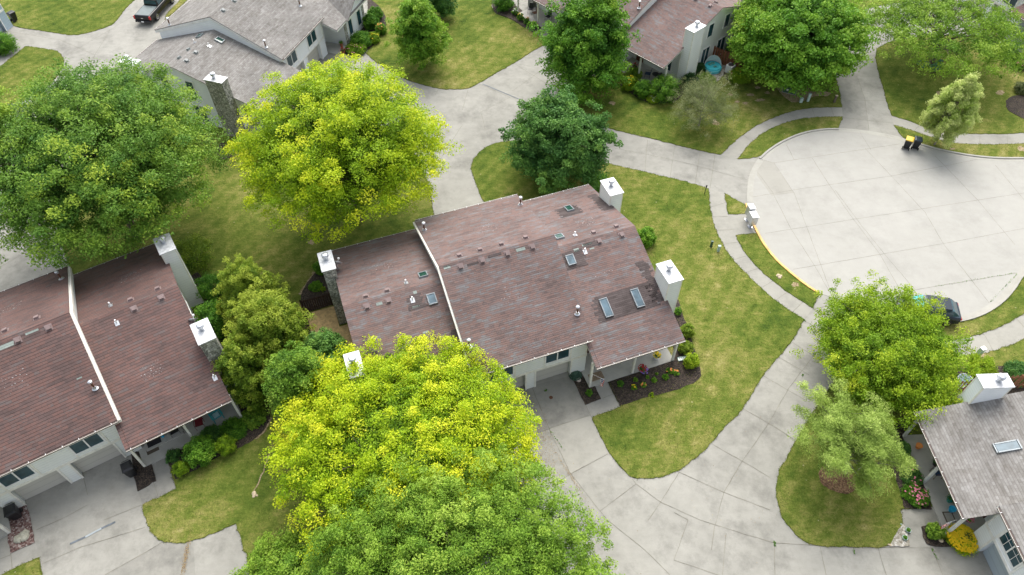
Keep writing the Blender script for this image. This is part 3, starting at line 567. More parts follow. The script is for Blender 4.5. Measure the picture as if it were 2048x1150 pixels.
        prof = [(-1.9, 3.2), (6.4, 6.1), (13.8, 3.70)]
        mb = MB().slab(*ue, prof, .07)
        # strip of the porch roof that runs on in front of the tall block
        a, b = (3.95, 4.20) if sg > 0 else (-4.30+.35-.01, -3.79)
        if sg > 0: mb.slab(3.95, 4.199, [(-1.9, 3.2), (-.12, zr('C1', -.12))], .07)
        else: mb.slab(-3.799, -3.6, [(-1.9, 3.2), (-.12, zr('C1', -.12))], .07)
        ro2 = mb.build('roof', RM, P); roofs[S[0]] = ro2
        fm = MB().slab(ue[0]+.02, ue[1]-.02, [(a_, b_-.071) for a_, b_ in prof], .16)
        if sg > 0: fm.slab(3.97, 4.219, [(-1.88, 3.2-.071), (-.12, zr('C1', -.12)-.071)], .16)
        fm.build('fascia', T, ro2); gut(ro2, 3.96 if sg > 0 else ue[0], ue[1] if sg > 0 else -3.62, -1.9, 3.2); gut(ro2, ue[0], ue[1], 13.8, 3.70, 1)
        pu = (4.0, 7.22, 10.36) if sg > 0 else (-10.36, -7.2, -3.95)
        MB().box(min(pu)-.05, max(pu)+.1, -1.42, 1.297, 0, .1).build('porch_floor', M['porch'], P)
        for u in pu:
            MB().box(u-.075, u+.075, -1.4, -1.25, .101, zr('C1', -1.33)-.45).build('porch_post', T, P)
        MB().box(min(pu), max(pu), -1.41, -1.24, zr('C1', -1.33)-.449, zr('C1', -1.33)-.26).build('porch_beam', T, P)
        du = 4.75 if sg > 0 else -4.75
        MB().box(min(du, du+sg*.9), max(du, du+sg*.9), 1.25, 1.298, .1, 2.1).build('door', M['brown'], P)
        cw = 7.4*sg; window(P, min(cw, cw+sg*1.7), max(cw, cw+sg*1.7), .75, 2.1, 1.3, 2)
        # gable end
        ff, ax = (u1, 'wp') if sg > 0 else (u0, 'wn')
        for (w0, w1, z0, z1, n) in ((5.0, 5.75, 3.35, 4.7, 1), (7.7, 8.45, 3.35, 4.7, 1), (4.75, 5.9, .15, 2.1, 2), (7.3, 8.6, .15, 2.1, 2)):
            window(P, w0, w1, z0, z1, ff, n, 'wtrim', axis=ax)
        ch = chimA if sg < 0 else chimC; st = stoneA if sg < 0 else stoneC
        if ch:
            cu = (u1+.002, 11.2) if sg > 0 else (-11.05, u0-.002)
            chimney(P, *cu, .86, 2.6, 6.0, M['stone'] if 'f' in st else SW, r=r); chimney(P, *cu, 9.9, 11.6, 5.95, M['stone'] if 'b' in st else SW, r=r)
    if not details: return P
    # roof furniture
    def item(par, nm, fn, mat, lab=None): mb = MB(); fn(mb); return mb.build(nm, mat, par, lab)
    def sky(par, k, u, w_, du, dw, g='skyg'):
        par = P
        s = item(par, 'skylight', lambda q: (rotbox(q, u, w_+dw/2-.03, du, .06, k, -.02, .13), rotbox(q, u, w_-dw/2+.03, du, .06, k, -.02, .13), rotbox(q, u-du/2+.03, w_, .06, dw-.13, k, -.02, .128), rotbox(q, u+du/2-.03, w_, .06, dw-.13, k, -.02, .128)), M['skyf'])
        item(s, 'pane', lambda q: rotbox(q, u, w_, du-.11, dw-.11, k, .03, .10), M[g]); 
    def vent(par, k, u, w_):
        par = P
        item(par, 'roof_vent', lambda q: (rotbox(q, u, w_, .42, .42, k, .0, .02), rotbox(q, u, w_-.02, .27, .27, k, .02, .16)), M['ventg' if roof == 'roofg' else 'vent'])
    def pipe(par, k, u, w_, h=.62):
        par = P
        z = zr(k, w_); o = MB().lathe([(.06, -.1), (.06, h)], 12).build('flue_pipe', M['rust'], par, loc=(u, w_, z))
        MB().lathe([(.10, h-.02), (.13, h+.02), (.13, h+.13), (.05, h+.17)], 14).build('pipe_cap', M['metal'], o); MB().lathe([(.2, .0), (.12, .05), (.08, .16)], 12).build('flashing', M['metal'], o)
    def stack(par, k, u, w_):
        par = P
        z = zr(k, w_); o = MB().lathe([(.05, -.05), (.05, .3)], 10).build('vent_stack', M['whitep'], par, loc=(u, w_, z))
        item(o, 'flashing', lambda q: rotbox(q, u, w_-.05, .26, .34, k, .004, .02), M['metal']).location = (-u, -w_, -z)
    def chalk(par, k, u, w_, du=1.15, dw=.95):
        def f(q):
            for i in range(6):
                for j in range(7):
                    if r.random() < .25: continue
                    a = u+(j/6-.5)*du+(i % 2)*.08+r.uniform(-.05, .05); b = w_+(i/5-.5)*dw+r.uniform(-.04, .04); rotbox(q, a, b, r.choice((.05, .08, .02)), r.choice((.010, .014, .045)), k, .008, .011)
        item(par, 'chalk_mark', f, M['chalk'])
    B = roofs['B']
    def pt(par, m_, *L):
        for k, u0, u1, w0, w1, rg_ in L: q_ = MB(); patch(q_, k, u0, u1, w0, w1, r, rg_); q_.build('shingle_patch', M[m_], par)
    for k_, a_, b_ in (('B1', 6.22, 6.4), ('B2', 6.4, 6.58)): pt(B, roof, (k_, -3.8, 4.22, a_, b_, 0))
    if vents:
        for u in (-2.5, -1.02, .74, 2.5) if seed == 1 else (-2.2, -.3, 1.17, 2.91): vent(B, 'B1', u, 6.03)
        for u in (-2.28, -.83, .66, 2.4) if seed == 1 else (.56, 2.37): vent(B, 'B2', u, 6.98 if seed == 1 else 7.4)
    pipe(B, 'B2', -3.5, 11.8); pipe(B, 'B2', 3.88, 11.9); pipe(B, 'B1', 3.88, 1.32 if seed == 1 else 1.75); pipe(B, 'B1', -3.53, 1.28)
    if chalkm: chalk(B, 'B2', .6 if seed == 1 else .7, 9.7 if seed == 1 else 10.5, 1.2, 1.2 if seed == 1 else .7); chalk(B, 'B1', 0 if seed == 1 else .2, 3.55 if seed == 1 else 3.9)
    if 'C' in roofs and not wing:
        q = roofs['C']
        for u in (7.48, 9.22): vent(q, 'C1', u, 6.02); vent(q, 'C2', u, 6.9)
        stack(q, 'C1', 6.25, 5.6); stack(q, 'C2', 6.24, 7.3)
        if chalkm: chalk(q, 'C1', 6.9, 3.45 if seed == 1 else 1.9, 1.15, .8); chalk(q, 'C2', 7.6 if seed == 1 else 7.8, 8.5 if seed == 1 else 10.2, 1.3, .8)
        if seed == 1:
            sky(q, 'C2', 7.41, 10.95, .55, .8, 'skyd'); sky(q, 'C2', 5.15, 7.53, .6, .6, 'skyd')
            sky(q, 'C1', 5.06, 5.28, .58, .72); sky(q, 'C1', 6.12, 1.55, .58, 1.28); sky(q, 'C1', 8.44, 1.57, .58, 1.28)
            pt(q, 'roofd', ('C1', 4.35, 6.1, 4.65, 5.85, .12), ('C1', 5.35, 9.7, .7, 2.4, .3), ('C1', 9.5, 10.2, .9, 3.9, .25), ('C2', 6.45, 8.1, 9.95, 11.35, .15), ('C2', 9.5, 10.3, 9.4, 12.2, .15), ('C1', 6.3, 7.4, 5.8, 6.1, .2))
            pt(q, 'roofw', ('C1', 6.3, 7.0, 5.95, 6.1, .1), ('C1', 5.6, 6.0, 5.7, 5.95, .1), ('C1', 6.6, 6.9, 5.6, 5.7, .1))
    if 'A' in roofs:
        q = roofs['A']
        for u in (-8.93, -7.5): vent(q, 'C1', u, 5.95); vent(q, 'C2', u+.12, 6.75)
        stack(q, 'C1', -6.0, 5.58); stack(q, 'C2', -6.03, 7.1); sky(q, 'C2', -4.78, 7.4, .6, .6, 'skyd'); sky(q, 'C1', -4.78, 5.27, .58, .72, 'skyg' if seed == 1 else 'skyd')
        if chalkm: chalk(q, 'C2', -7.2, 9.9, 1.35, .8); chalk(q, 'C1', -7.7, 2.55, 1.2, .95)
        if roof == 'roofg' and seed == 5: sky(q, 'C1', -7.2, 1.6, .58, 1.25)
        if seed == 1:
            pt(q, 'roofd', ('C1', -6.3, -5.3, 4.9, 5.9, .2), ('C1', -6.4, -5.2, 2.6, 2.95, .3), ('C1', -9.9, -9.2, 2.6, 3.2, .2), ('C1', -4.35, -3.9, -.5, 3.0, .12))
            pt(q, 'roofw', ('C1', -8.25, -7.95, 5.8, 6.0, .06), ('C1', -6.1, -5.7, 5.0, 5.15, .08), ('C1', -5.9, -5.5, 5.9, 6.1, .1), ('C1', -5.95, -5.6, 3.25, 3.4, .06), ('C1', -6.7, -6.6, 2.55, 2.8, .04))
    if seed == 1: pt(B, 'roofw', ('B1', -3.55, -3.1, 6.1, 6.3, .1), ('B1', 1.4, 2.1, 5.95, 6.15, .1)); pt(B, 'roofd', ('B1', -2.1, -1.3, 5.9, 6.05, .1), ('B1', -.6, .3, 6.05, 6.2, .1))
    if seed == 2:
        pt(B, 'roofw', ('B1', 1.6, 2.3, 6.1, 6.25, .1), ('B1', -.4, .9, 5.85, 6.1, .2), ('B1', 3.2, 3.45, 2.6, 2.68, .04)); stack(roofs['C'], 'C1', 10.1, -.2)
    return P
H1 = house('h', 'red-brown shingled townhouse in the middle with six skylights and chalk marks on its roof', (1.018, 26.117, 0), 19.476, seed=1, stoneA='b', ledge='L')
H2 = house('h', 'dark red roofed townhouse at the left edge with one stone and one sided chimney', (-27.577, 19.721, 0), 31.799, roof='roofl', wall='cream', seed=2, stoneC='f', A=True, ledge='R')
H3 = house('h', 'grey shingled white townhouse at the upper left with a front cross gable beside its entry', (-20.57, 63.812, 0), 70.978, roof='roofg', wall='white', side='white', trim='wtrim', seed=3, stoneA='f', wing=True, chalkm=False)
H4 = house('h', 'brown roofed townhouse at the top centre, turquoise day bed beside its gable wall', (9.05, 68.5, 0), -47.4, roof='roofc', wall='cream', seed=4, stoneC='b', chalkm=False)
H5 = house('h', 'grey shingled white townhouse in the lower right corner with a wide white chimney', (26.94, 11.843, 0), -88.285, roof='roofg', wall='white', side='white', trim='wtrim', door='gdoorb', seed=5, stoneA='', grid=True, vents=False, Cc=False, chalkm=False)
H6 = house('h', 'brown roofed townhouse cut off by the top right corner, white porch wall', (52.64, 73.55, 0), -72, roof='roofl', wall='white', side='white', seed=6, A=False, chalkm=False)
H7 = house('h', 'blue-grey garage corner of a townhouse cut off by the top left corner', (-56.19, 70.0, 0), 77.7, roof='roofl', wall='blue', side='blue', trim='wtrim', door='gdoorb', seed=7, A=False, Cc=False, chalkm=False)
def loc(H, u, w_, z=0):
    a = H.rotation_euler.z; return Vector((H.location.x+u*math.cos(a)-w_*math.sin(a), H.location.y+u*math.sin(a)+w_*math.cos(a), z))
# ---------------------------------------------------------------- vegetation
LM = dict(
 sun=leafmat('sunburst_leaf', [(0, (.045, .11, .008)), (.3, (.12, .24, .008)), (.5, (.24, .40, .008)), (.7, (.39, .54, .010)), (.88, (.56, .65, .015)), (1, (.68, .71, .03))], .3),
 loc=leafmat('locust_leaf', [(0, (.04, .115, .018)), (.4, (.09, .22, .03)), (.7, (.19, .34, .035)), (1, (.38, .50, .045))], .3),
 ash=leafmat('ash_leaf', [(0, (.04, .11, .014)), (.35, (.11, .24, .02)), (.65, (.24, .40, .035)), (1, (.42, .56, .08))], .3),
 maple=leafmat('maple_leaf', [(0, (.022, .08, .02)), (.4, (.055, .17, .038)), (.75, (.12, .27, .05)), (1, (.2, .36, .06))], .3),
 bright=leafmat('bright_leaf', [(0, (.035, .12, .014)), (.4, (.085, .24, .02)), (.75, (.19, .38, .028)), (1, (.32, .48, .05))], .3),
 lime=leafmat('lime_leaf', [(0, (.07, .17, .01)), (.4, (.19, .34, .015)), (.75, (.36, .50, .02)), (1, (.52, .60, .04))], .3),
 pine=leafmat('pine_needle', [(0, (.14, .22, .04)), (.5, (.33, .46, .09)), (1, (.54, .66, .17))], .35),
 yew=leafmat('arborvitae_leaf', [(0, (.025, .07, .008)), (.4, (.08, .17, .014)), (.7, (.21, .32, .022)), (1, (.38, .46, .05))], .3),
 dark=leafmat('dark_leaf', [(0, (.010, .035, .010)), (.6, (.028, .085, .02)), (1, (.06, .14, .03))], .2),
 olive=leafmat('olive_leaf', [(0, (.08, .12, .04)), (.6, (.20, .24, .09)), (1, (.36, .38, .18))], .3),
 hosta=leafmat('hosta_leaf', [(0, (.04, .14, .11)), (1, (.14, .32, .25))], .2),
 varie=leafmat('variegated_leaf', [(0, (.14, .26, .03)), (.5, (.36, .50, .08)), (1, (.66, .72, .28))], .35))
def norm(a): return a/np.maximum(np.linalg.norm(a, axis=1, keepdims=True), 1e-6)
def leaves_mesh(name, pos, out, size, tint, mat, parent, rs, up=.6, aspect=.5, droop=.0, loc=None):
    n = len(pos); nr = norm(rs.normal(size=(n, 3))*.75+np.array([0, 0, up])+out*.45)
    d = norm(np.cross(nr, rs.normal(size=(n, 3)))+out*.25-np.array([0, 0, droop])); d = norm(d-nr*np.sum(d*nr, 1, keepdims=True)); s = np.cross(nr, d)
    L = (size*rs.uniform(.6, 1.35, (n, 1)))
    V = np.empty((n, 4, 3)); V[:, 0] = pos-d*L*.5; V[:, 1] = pos+s*L*aspect*.5+nr*L*.08; V[:, 2] = pos+d*L*.5; V[:, 3] = pos-s*L*aspect*.5+nr*L*.08
    me = bpy.data.meshes.new(name); me.vertices.add(n*4); me.vertices.foreach_set('co', V.reshape(-1).astype(np.float32))
    me.loops.add(n*4); me.loops.foreach_set('vertex_index', np.arange(n*4, dtype=np.int32)); me.polygons.add(n); me.polygons.foreach_set('loop_start', np.arange(0, n*4, 4, dtype=np.int32))
    a = me.attributes.new('tint', 'FLOAT', 'FACE'); a.data.foreach_set('value', np.clip(tint, 0, 1).astype(np.float32)); me.materials.append(mat); me.update(calc_edges=True)
    o = bpy.data.objects.new(name, me); C.objects.link(o); o.parent = parent
    return o
def crown_points(rs, a, b, c, zc, limbs, clumps, nl, cr, flat=.5, low=-.5, shape='round', spread=.26, inner=.45):
    """limb tips on a lumpy ellipsoid, clumps round each tip, leaves round each clump"""
    tips = []; g = math.pi*(3-math.sqrt(5))
    for i in range(limbs):
        z = 1-(1-low)*(i+.5)/limbs; r = math.sqrt(max(0, 1-z*z)); t = i*g+rs.uniform(-.35, .35)
        v = np.array([r*math.cos(t), r*math.sin(t), z])
        if shape == 'cone': k = (1-z)/2; v = np.array([math.cos(t)*(.12+.88*k**.75), math.sin(t)*(.12+.88*k**.75), z*1.])
        if shape == 'vase': v[2] = v[2]; v[:2] *= (.75+.35*z)
        if shape == 'drop': q_ = (1-max(0, z))**.8 if z > 0 else math.sqrt(max(0, 1-z*z)); v = np.array([q_*math.cos(t), q_*math.sin(t), z])
        if shape == 'pear': v[:2] *= (1-.38*max(0, z))*1.06
        tips.append(v*(rs.uniform(.62, 1.12) if shape in ('bough', 'spiky') else rs.uniform(.74, .92)))
    tips = np.array(tips); E = np.array([a, b, c])
    cl = np.repeat(tips, clumps, 0); k = rs.uniform(inner, 1.08, (len(cl), 1))**.6
    base = cl*k; base += rs.normal(size=cl.shape)*spread*(.35+.65*k)*np.array([1, 1, .8])
    if shape == 'spiky': base *= .88
    if shape == 'bough': base[:, 2] += .25*(1-k[:, 0])
    l = np.linalg.norm(base, axis=1, keepdims=True); lim = 1.0+rs.normal(size=l.shape)*.05
    if shape in ('round', 'vase'): base = np.where(l > lim, base/l*lim, base)
    lt = np.repeat(rs.normal(size=limbs)*.07, clumps)
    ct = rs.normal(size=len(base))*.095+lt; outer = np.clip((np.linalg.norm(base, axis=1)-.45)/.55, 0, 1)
    cpos = base*E; out = norm(base*E)
    P = np.repeat(cpos, nl, 0); O = np.repeat(out, nl, 0); crr = np.repeat(cr*rs.uniform(.65, 1.3, len(base)), nl)[:, None]
    q = norm(rs.normal(size=P.shape))*rs.uniform(0, 1, (len(P), 1))**.45; rad = np.linalg.norm(q[:, :2], axis=1)
    off = q*crr*np.array([1, 1, flat]); off[:, 2] -= (rad**2)*crr[:, 0]*.35
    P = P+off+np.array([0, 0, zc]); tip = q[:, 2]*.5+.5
    return P, O, np.repeat(ct, nl), np.repeat(outer, nl), tip, tips*E+np.array([0, 0, zc])
TREEN = [0]
def place(cx, cy, hw, hh, clear, base=None):
    zc = 4.
    if base:
        b = G(*base); d = ray(cx, cy); t = (b.x*d[0]+b.y*d[1])/(d[0]**2+d[1]**2); zc = HC+t*d[2]; p = Vector((b.x, b.y, zc)); dist = (p-Vector((0, 0, HC))).length
        a = hw*dist/F; sn = (HC-zc)/dist; cs = math.sqrt(1-sn*sn); H = hh*dist/F; c = math.sqrt(max(H*H-(a*sn)**2, (a*.38*cs)**2))/cs
        return p, a, min(c, zc*.97), zc
    for _ in range(12):
        p = G(cx, cy, zc); v = np.array(p)-np.array([0, 0, HC]); dist = float(np.linalg.norm(v)); a = hw*dist/F
        sn = HC and (HC-zc)/dist; cs = math.sqrt(1-sn*sn); H = hh*dist/F; c = math.sqrt(max((H*H-(a*sn)**2), (a*.38*cs)**2))/cs
        c = min(c, a*1.9); zc = c*.97+clear
    return p, a, c, zc
def tree(name, label, cx, cy, hw, hh, clear, mat, leaf=.2, limbs=34, clumps=14, nl=60, cr=.75, flat=.5, group='trees along the lawns', shape='round', bark='bark', seed=None, bias=.0, sunny=.3, trunk=.22, lean=None, low=-.5, aspect=.5, up=.6, droop=0, spread=.26, cat='tree', inner=.45, sy=1., base=None):
    hw *= .97; hh *= .97
    TREEN[0] += 1; rs = np.random.RandomState(seed or 100+TREEN[0])
    p, a, c, zc = place(cx, cy, hw, hh, clear, base); T = thing(name, label, cat, (p.x, p.y, 0), 0, group)
    P, O, ct, outer, tip, tips = crown_points(rs, a, a*sy, c, zc, limbs, clumps, nl, cr, flat, low, shape, spread, inner)
    if lean: P[:, 0] += (P[:, 2])*lean[0]; P[:, 1] += P[:, 2]*lean[1]; tips[:, 0] += tips[:, 2]*lean[0]; tips[:, 1] += tips[:, 2]*lean[1]
    keep = P[:, 2] > .08; P, O, ct, outer, tip = P[keep], O[keep], ct[keep], outer[keep], tip[keep]
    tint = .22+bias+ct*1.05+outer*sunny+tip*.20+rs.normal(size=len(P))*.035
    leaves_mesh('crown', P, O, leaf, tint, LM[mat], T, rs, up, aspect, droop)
    mb = MB(); r = random.Random(TREEN[0]); lx, ly = lean or (0, 0)
    top = zc+c*.35; pts = [(lx*z+r.uniform(-.06, .06)*(z > 0), ly*z+r.uniform(-.06, .06)*(z > 0), z) for z in np.linspace(-.05, top, 6)]
    mb.tube(pts, [trunk*1.35]+[trunk*(1-.16*i) for i in range(1, 6)], 8)
    for i in range(0, len(tips), 1 if limbs < 40 else 2):
        t = Vector(tips[i]); h = max(clear*.7+.15, min(top*.95, t.z*.55)); s = Vector((lx*h, ly*h, h)); m1 = s.lerp(t, .5)+Vector((r.uniform(-.2, .2), r.uniform(-.2, .2), .12*(t-s).length)); e = s.lerp(t, .95)
        mb.tube([s, m1, e], [trunk*.45, trunk*.25, trunk*.08], 5)
        for _ in range(2):
            e2 = m1+Vector((r.uniform(-1, 1), r.uniform(-1, 1), r.uniform(0, 1)))*.22*(t-s).length; mb.tube([m1, e2], [trunk*.16, trunk*.05], 4)
    mb.build('trunk', M[bark], T); return T
tree('locust_tree', 'huge mid green honey locust filling the left edge above the red roof', 186, 320, 210, 166, 2.2, 'loc', .18, 60, 28, 145, .80, .5, spread=.19, bias=.07, sunny=.28, trunk=.3, low=-.35, up=1.)
tree('locust_tree', 'big yellow-green honey locust behind the middle townhouse, beside the back driveway', 682, 294, 198, 170, 2.2, 'sun', .16, 58, 28, 135, .74, .5, spread=.19, bias=-.15, sunny=.60, trunk=.28, low=-.45, up=1.)
tree('locust_tree', 'bright yellow honey locust in front of the middle townhouse, over its driveway', 806, 884, 256, 166, 2.2, 'sun', .13, 66, 30, 135, .58, .5, spread=.19, bias=-.08, sunny=.58, trunk=.26, low=-.35, up=1.)
tree('ash_tree', 'light green feathery tree cut by the bottom edge, in front of the yellow locust', 905, 1188, 312, 294, 2.5, 'ash', .13, 84, 38, 140, .48, .6, spread=.155, bias=-.03, sunny=.36, trunk=.25, low=-.3, up=.9, aspect=.4)
tree('ash_tree', 'smaller light green feathery tree at the bottom edge over the concrete stub', 590, 1200, 125, 112, 1.5, 'ash', .14, 40, 24, 90, .42, .6, bias=.0, sunny=.36, trunk=.15, low=-.4, up=.9, aspect=.4)
tree('maple_tree', 'round dark green maple with bare inner twigs behind the roof of the middle townhouse', 1117, 283, 98, 112, 1.2, 'maple', .18, 60, 20, 100, .54, .6, shape='spiky', spread=.16, bias=.08, sunny=.35, trunk=.2, low=-.75, base=(1114, 356), aspect=.7)
tree('maple_tree', 'tall narrow maple at the top centre hiding a garage', 1174, 88, 82, 104, 1.6, 'bright', .2, 42, 22, 100, .66, .5, spread=.2, bias=-.1, sunny=.38, trunk=.22, low=-.85, shape='pear', base=(1168, 185), aspect=.7)
tree('maple_tree', 'dense bright green maple overhanging the bare patch with the green utility box', 1598, 66, 118, 104, 1.0, 'bright', .21, 48, 26, 120, .78, .45, spread=.19, bias=-.02, sunny=.42, trunk=.25, low=-.8, base=(1572, 150), aspect=.7)
tree('locust_tree', 'airy light green locust at the top right with blue hostas round its trunk', 1886, 50, 128, 74, 2.2, 'ash', .18, 44, 18, 66, .70, .42, bias=.08, sunny=.28, trunk=.2, low=-.45, spread=.22, base=(1865, 130), lean=(-.16, 0))
tree('pear_tree', 'small teardrop shaped pale green tree leaning in the strip beside the right sidewalk', 1912, 217, 42, 64, .5, 'varie', .12, 90, 14, 90, .30, .8, shape='drop', bias=.22, sunny=.38, trunk=.06, low=-.92, bark='barkg', spread=.07, base=(1868, 290), inner=.7)
tree('young_tree', 'young light green oval tree in the top lawn beside the grey townhouse', 832, 60, 48, 66, .5, 'bright', .2, 38, 16, 64, .46, .55, bias=.2, sunny=.35, trunk=.09, low=-.9, spread=.2, base=(846, 132), shape='pear')
tree('young_tree', 'dark green tree cut by the top edge, right of the young light green one', 880, -4, 27, 34, .4, 'maple', .22, 20, 12, 50, .45, .6, bias=.05, trunk=.08, low=-.9)
tree('maple_tree', 'yellow-green spiky maple hiding a parked car by the turning circle', 1776, 698, 138, 110, 1.0, 'lime', .13, 74, 28, 100, .46, .8, shape='spiky', bias=-.12, sunny=.42, trunk=.18, low=-.8, up=.5, spread=.17)
tree('pine_tree', 'soft pale green pine with long drooping boughs above the red mulch ring', 1706, 862, 104, 92, .6, 'pine', .20, 30, 16, 120, .46, .45, shape='bough', bias=.0, sunny=.35, trunk=.13, low=-.75, aspect=.14, up=.4, droop=.15, spread=.09, inner=.1, bark='barkg', base=(1690, 945), lean=(-.2, .05))
tree('arborvitae', 'taller yellow-tipped arborvitae between the two red roofed houses, nearer the back lawn', 500, 590, 56, 74, .0, 'yew', .13, 50, 20, 76, .28, .9, shape='pear', bias=.1, sunny=.5, trunk=.12, low=-1, group='evergreens between the houses', spread=.16)
tree('arborvitae', 'bulky yellow-tipped arborvitae between the red roofed houses, next to the deck', 540, 668, 72, 92, .0, 'yew', .13, 64, 22, 80, .3, .9, shape='pear', bias=.12, sunny=.5, trunk=.12, low=-1, group='evergreens between the houses', spread=.16)
tree('arborvitae', 'darker arborvitae closest to the porch with the teal chair', 497, 740, 54, 70, .0, 'yew', .13, 46, 18, 76, .28, .9, shape='pear', bias=.02, sunny=.45, trunk=.12, low=-1, group='evergreens between the houses', spread=.16)
tree('small_tree', 'soft mid green tree between the arborvitae and the yellow locust', 606, 776, 62, 82, .6, 'ash', .14, 44, 18, 76, .4, .6, bias=-.12, sunny=.3, trunk=.1, low=-.9, group='small trees beside the deck')
tree('small_tree', 'darker green bushy tree over the end of the wooden deck', 655, 722, 50, 58, .5, 'maple', .14, 38, 17, 70, .36, .6, bias=.12, sunny=.35, trunk=.09, low=-.9, group='small trees beside the deck')
tree('small_tree', 'sparse olive grey ornamental tree in front of the round shrubs at the upper right', 1408, 206, 62, 54, .3, 'olive', .10, 40, 15, 52, .42, .7, shape='spiky', bias=.1, sunny=.3, trunk=.08, low=-.7, bark='barkg', aspect=.35)
def shrub(label, cx, cy, hw, hh, mat, leaf=.09, limbs=26, clumps=9, nl=46, name='shrub', group='shrubs in the beds', bias=0, tight=True, sunny=.3, flower=None, fn=14):
    TREEN[0] += 1; rs = np.random.RandomState(300+TREEN[0]); p, a, c, zc = place(cx, cy, hw, hh, 0); c = min(c, a*1.1); zc = c*.85
    p = G(cx, cy, zc); T = thing(name, label, 'shrub' if name == 'shrub' else 'plant', (p.x, p.y, 0), 0, group)
    P, O, ct, outer, tip, tips = crown_points(rs, a*.95, a*.95, c, zc, limbs, clumps, nl, a*.26, .75, -.9, 'round', .12 if tight else .22, .6)
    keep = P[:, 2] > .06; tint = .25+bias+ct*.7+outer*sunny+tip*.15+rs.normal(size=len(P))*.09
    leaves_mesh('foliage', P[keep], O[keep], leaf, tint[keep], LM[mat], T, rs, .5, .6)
    mb = MB(); 
    for t in tips[::3]: mb.tube([(0, 0, -.03), tuple(t*np.array([.3, .3, .5])), tuple(t*.9)], [.03, .02, .008], 5)
    mb.build('stems', M['bark'], T)
    if flower:
        fb = MB(); r = random.Random(TREEN[0])
        for i in range(fn):
            th = r.uniform(0, 6.28); ph = r.uniform(.1, 1.25); q = Vector((a*math.sin(ph)*math.cos(th), a*math.sin(ph)*math.sin(th), zc+c*math.cos(ph)*.98)); s = r.uniform(.035, .06)
            for k in range(5): t = 1.256*k; fb.face([q, q+Vector((math.cos(t)*s, math.sin(t)*s, s*.4)), q+Vector((math.cos(t+.6)*s*1.5, math.sin(t+.6)*s*1.5, s*.5)), q+Vector((math.cos(t+1.2)*s, math.sin(t+1.2)*s, s*.4))])
        fb.build('blossoms', M[flower], T)
    return T
shrub('rounded yellow-green shrub beside the tall sided chimney of the left house', 386, 506, 36, 36, 'yew', bias=.1)
shrub('flat topped dark green shrub below the yellow-green one by the left house', 424, 573, 33, 29, 'bright', bias=-.1)
shrub('loose green shrub against the stone chimney of the left house', 428, 640, 34, 38, 'bright', .12, tight=False, bias=-.1)
shrub('large round hydrangea in front of the left porch', 399, 902, 29, 28, 'bright', .1, bias=.05)
shrub('small clipped yellow-green ball at the lawn edge, right of the large hydrangea', 450, 891, 18, 19, 'lime', .06, bias=-.1)
shrub('small clipped ball by the concrete walk of the left porch', 361, 936, 14, 14, 'lime', .06, bias=-.1)
shrub('broad leaved light shrub at the right end of the left porch', 508, 832, 22, 15, 'ash', .12, tight=False)
shrub('loose dark shrub between the hydrangea and the porch edge', 422, 870, 18, 14, 'maple', .09, tight=False)
shrub('loose green shrub under the teal chair end of the porch', 466, 858, 24, 16, 'bright', .09, tight=False, bias=-.1)
shrub('thin dark perennial clump beside the left porch walk', 346, 912, 14, 12, 'maple', .08, 16, 6, 26, tight=False)
shrub('bright green bush at the right gable of the middle house', 1292, 474, 20, 27, 'bright', .1, bias=.15)
shrub('low green bush beside the back corner chimney of the middle house', 1192, 362, 26, 14, 'bright', .11, tight=False)
shrub('yellow-brown shrub below the front chimney, upper of two', 1375, 661, 14, 14, 'yew', .07, tight=False, bias=.1)
shrub('yellow-brown shrub beside the right porch post, lower of two', 1371, 694, 15, 14, 'yew', .07, bias=.12)
shrub('small green plant in the narrow bed below the right chimney', 1356, 622, 8, 12, 'bright', .07, 14, 6, 24, tight=False)
shrub('lime green standard bush at the end of the dark mulch bed', 1383, 722, 15, 16, 'lime', .08, bias=.15)
shrub('dark egg shaped dwarf conifer left in the big mulch bed', 1241, 767, 6.5, 9, 'bright', .05, 16, 7, 40, bias=-.1)
shrub('dark egg shaped dwarf conifer in the small bed beside the driveway', 1178.5, 785, 7, 10, 'bright', .05, 16, 7, 40, bias=-.1)
for i, (x, y, s, lb, fl) in enumerate([(1268, 774, 6, 'low daylily with yellow bloom left of centre in the mulch bed', 'yel'), (1272, 759, 5, 'small rose near the porch edge, left part of the mulch bed', None), (1287, 769, 6, 'low rose with an orange bloom, second from the walk', 'orange'), (1295, 754, 3.5, 'tiny seedling below the purple flower', None), (1308, 760, 5.5, 'compact pale green perennial in the middle of the mulch bed', None), (1313, 748, 3, 'tiny seedling right of the purple flower', None), (1331, 754, 7, 'wide green daylily without bloom right of the middle', None), (1339, 741, 7, 'daylily with peach blooms close to the porch', 'orange'), (1352, 745, 6.5, 'daylily with peach blooms farthest right in the mulch bed', 'orange')]):
    shrub(lb, x, y, s, s*.9, 'bright', .09, 10, 5, 18, 'perennial', 'perennials in the dark mulch bed', tight=False, bias=.1, flower=fl, fn=4)
shrub('orange leaved plant at the lower edge of the dark mulch bed', 1303, 790, 6, 3.5, 'sun', .07, 8, 4, 16, 'perennial', 'perennials in the dark mulch bed', tight=False)
shrub('large clipped round boxwood at the corner of the upper right porch', 1330, 176, 29, 28, 'bright', .1, bias=.0)
shrub('dark purple-green shrub next to the clipped boxwood', 1378, 165, 18, 21, 'dark', .1)
shrub('light green loose shrub between the dark shrub and the day bed', 1412, 160, 18, 12, 'ash', .1, tight=False)
shrub('mixed green shrub left of the boxwood, front of the porch', 1286, 178, 17, 17, 'bright', .1, tight=False, bias=-.05)
shrub('yellow-green perennial at the left end of the upper right bed', 1260, 166, 16, 14, 'lime', .1, tight=False, bias=-.15, flower='yel')
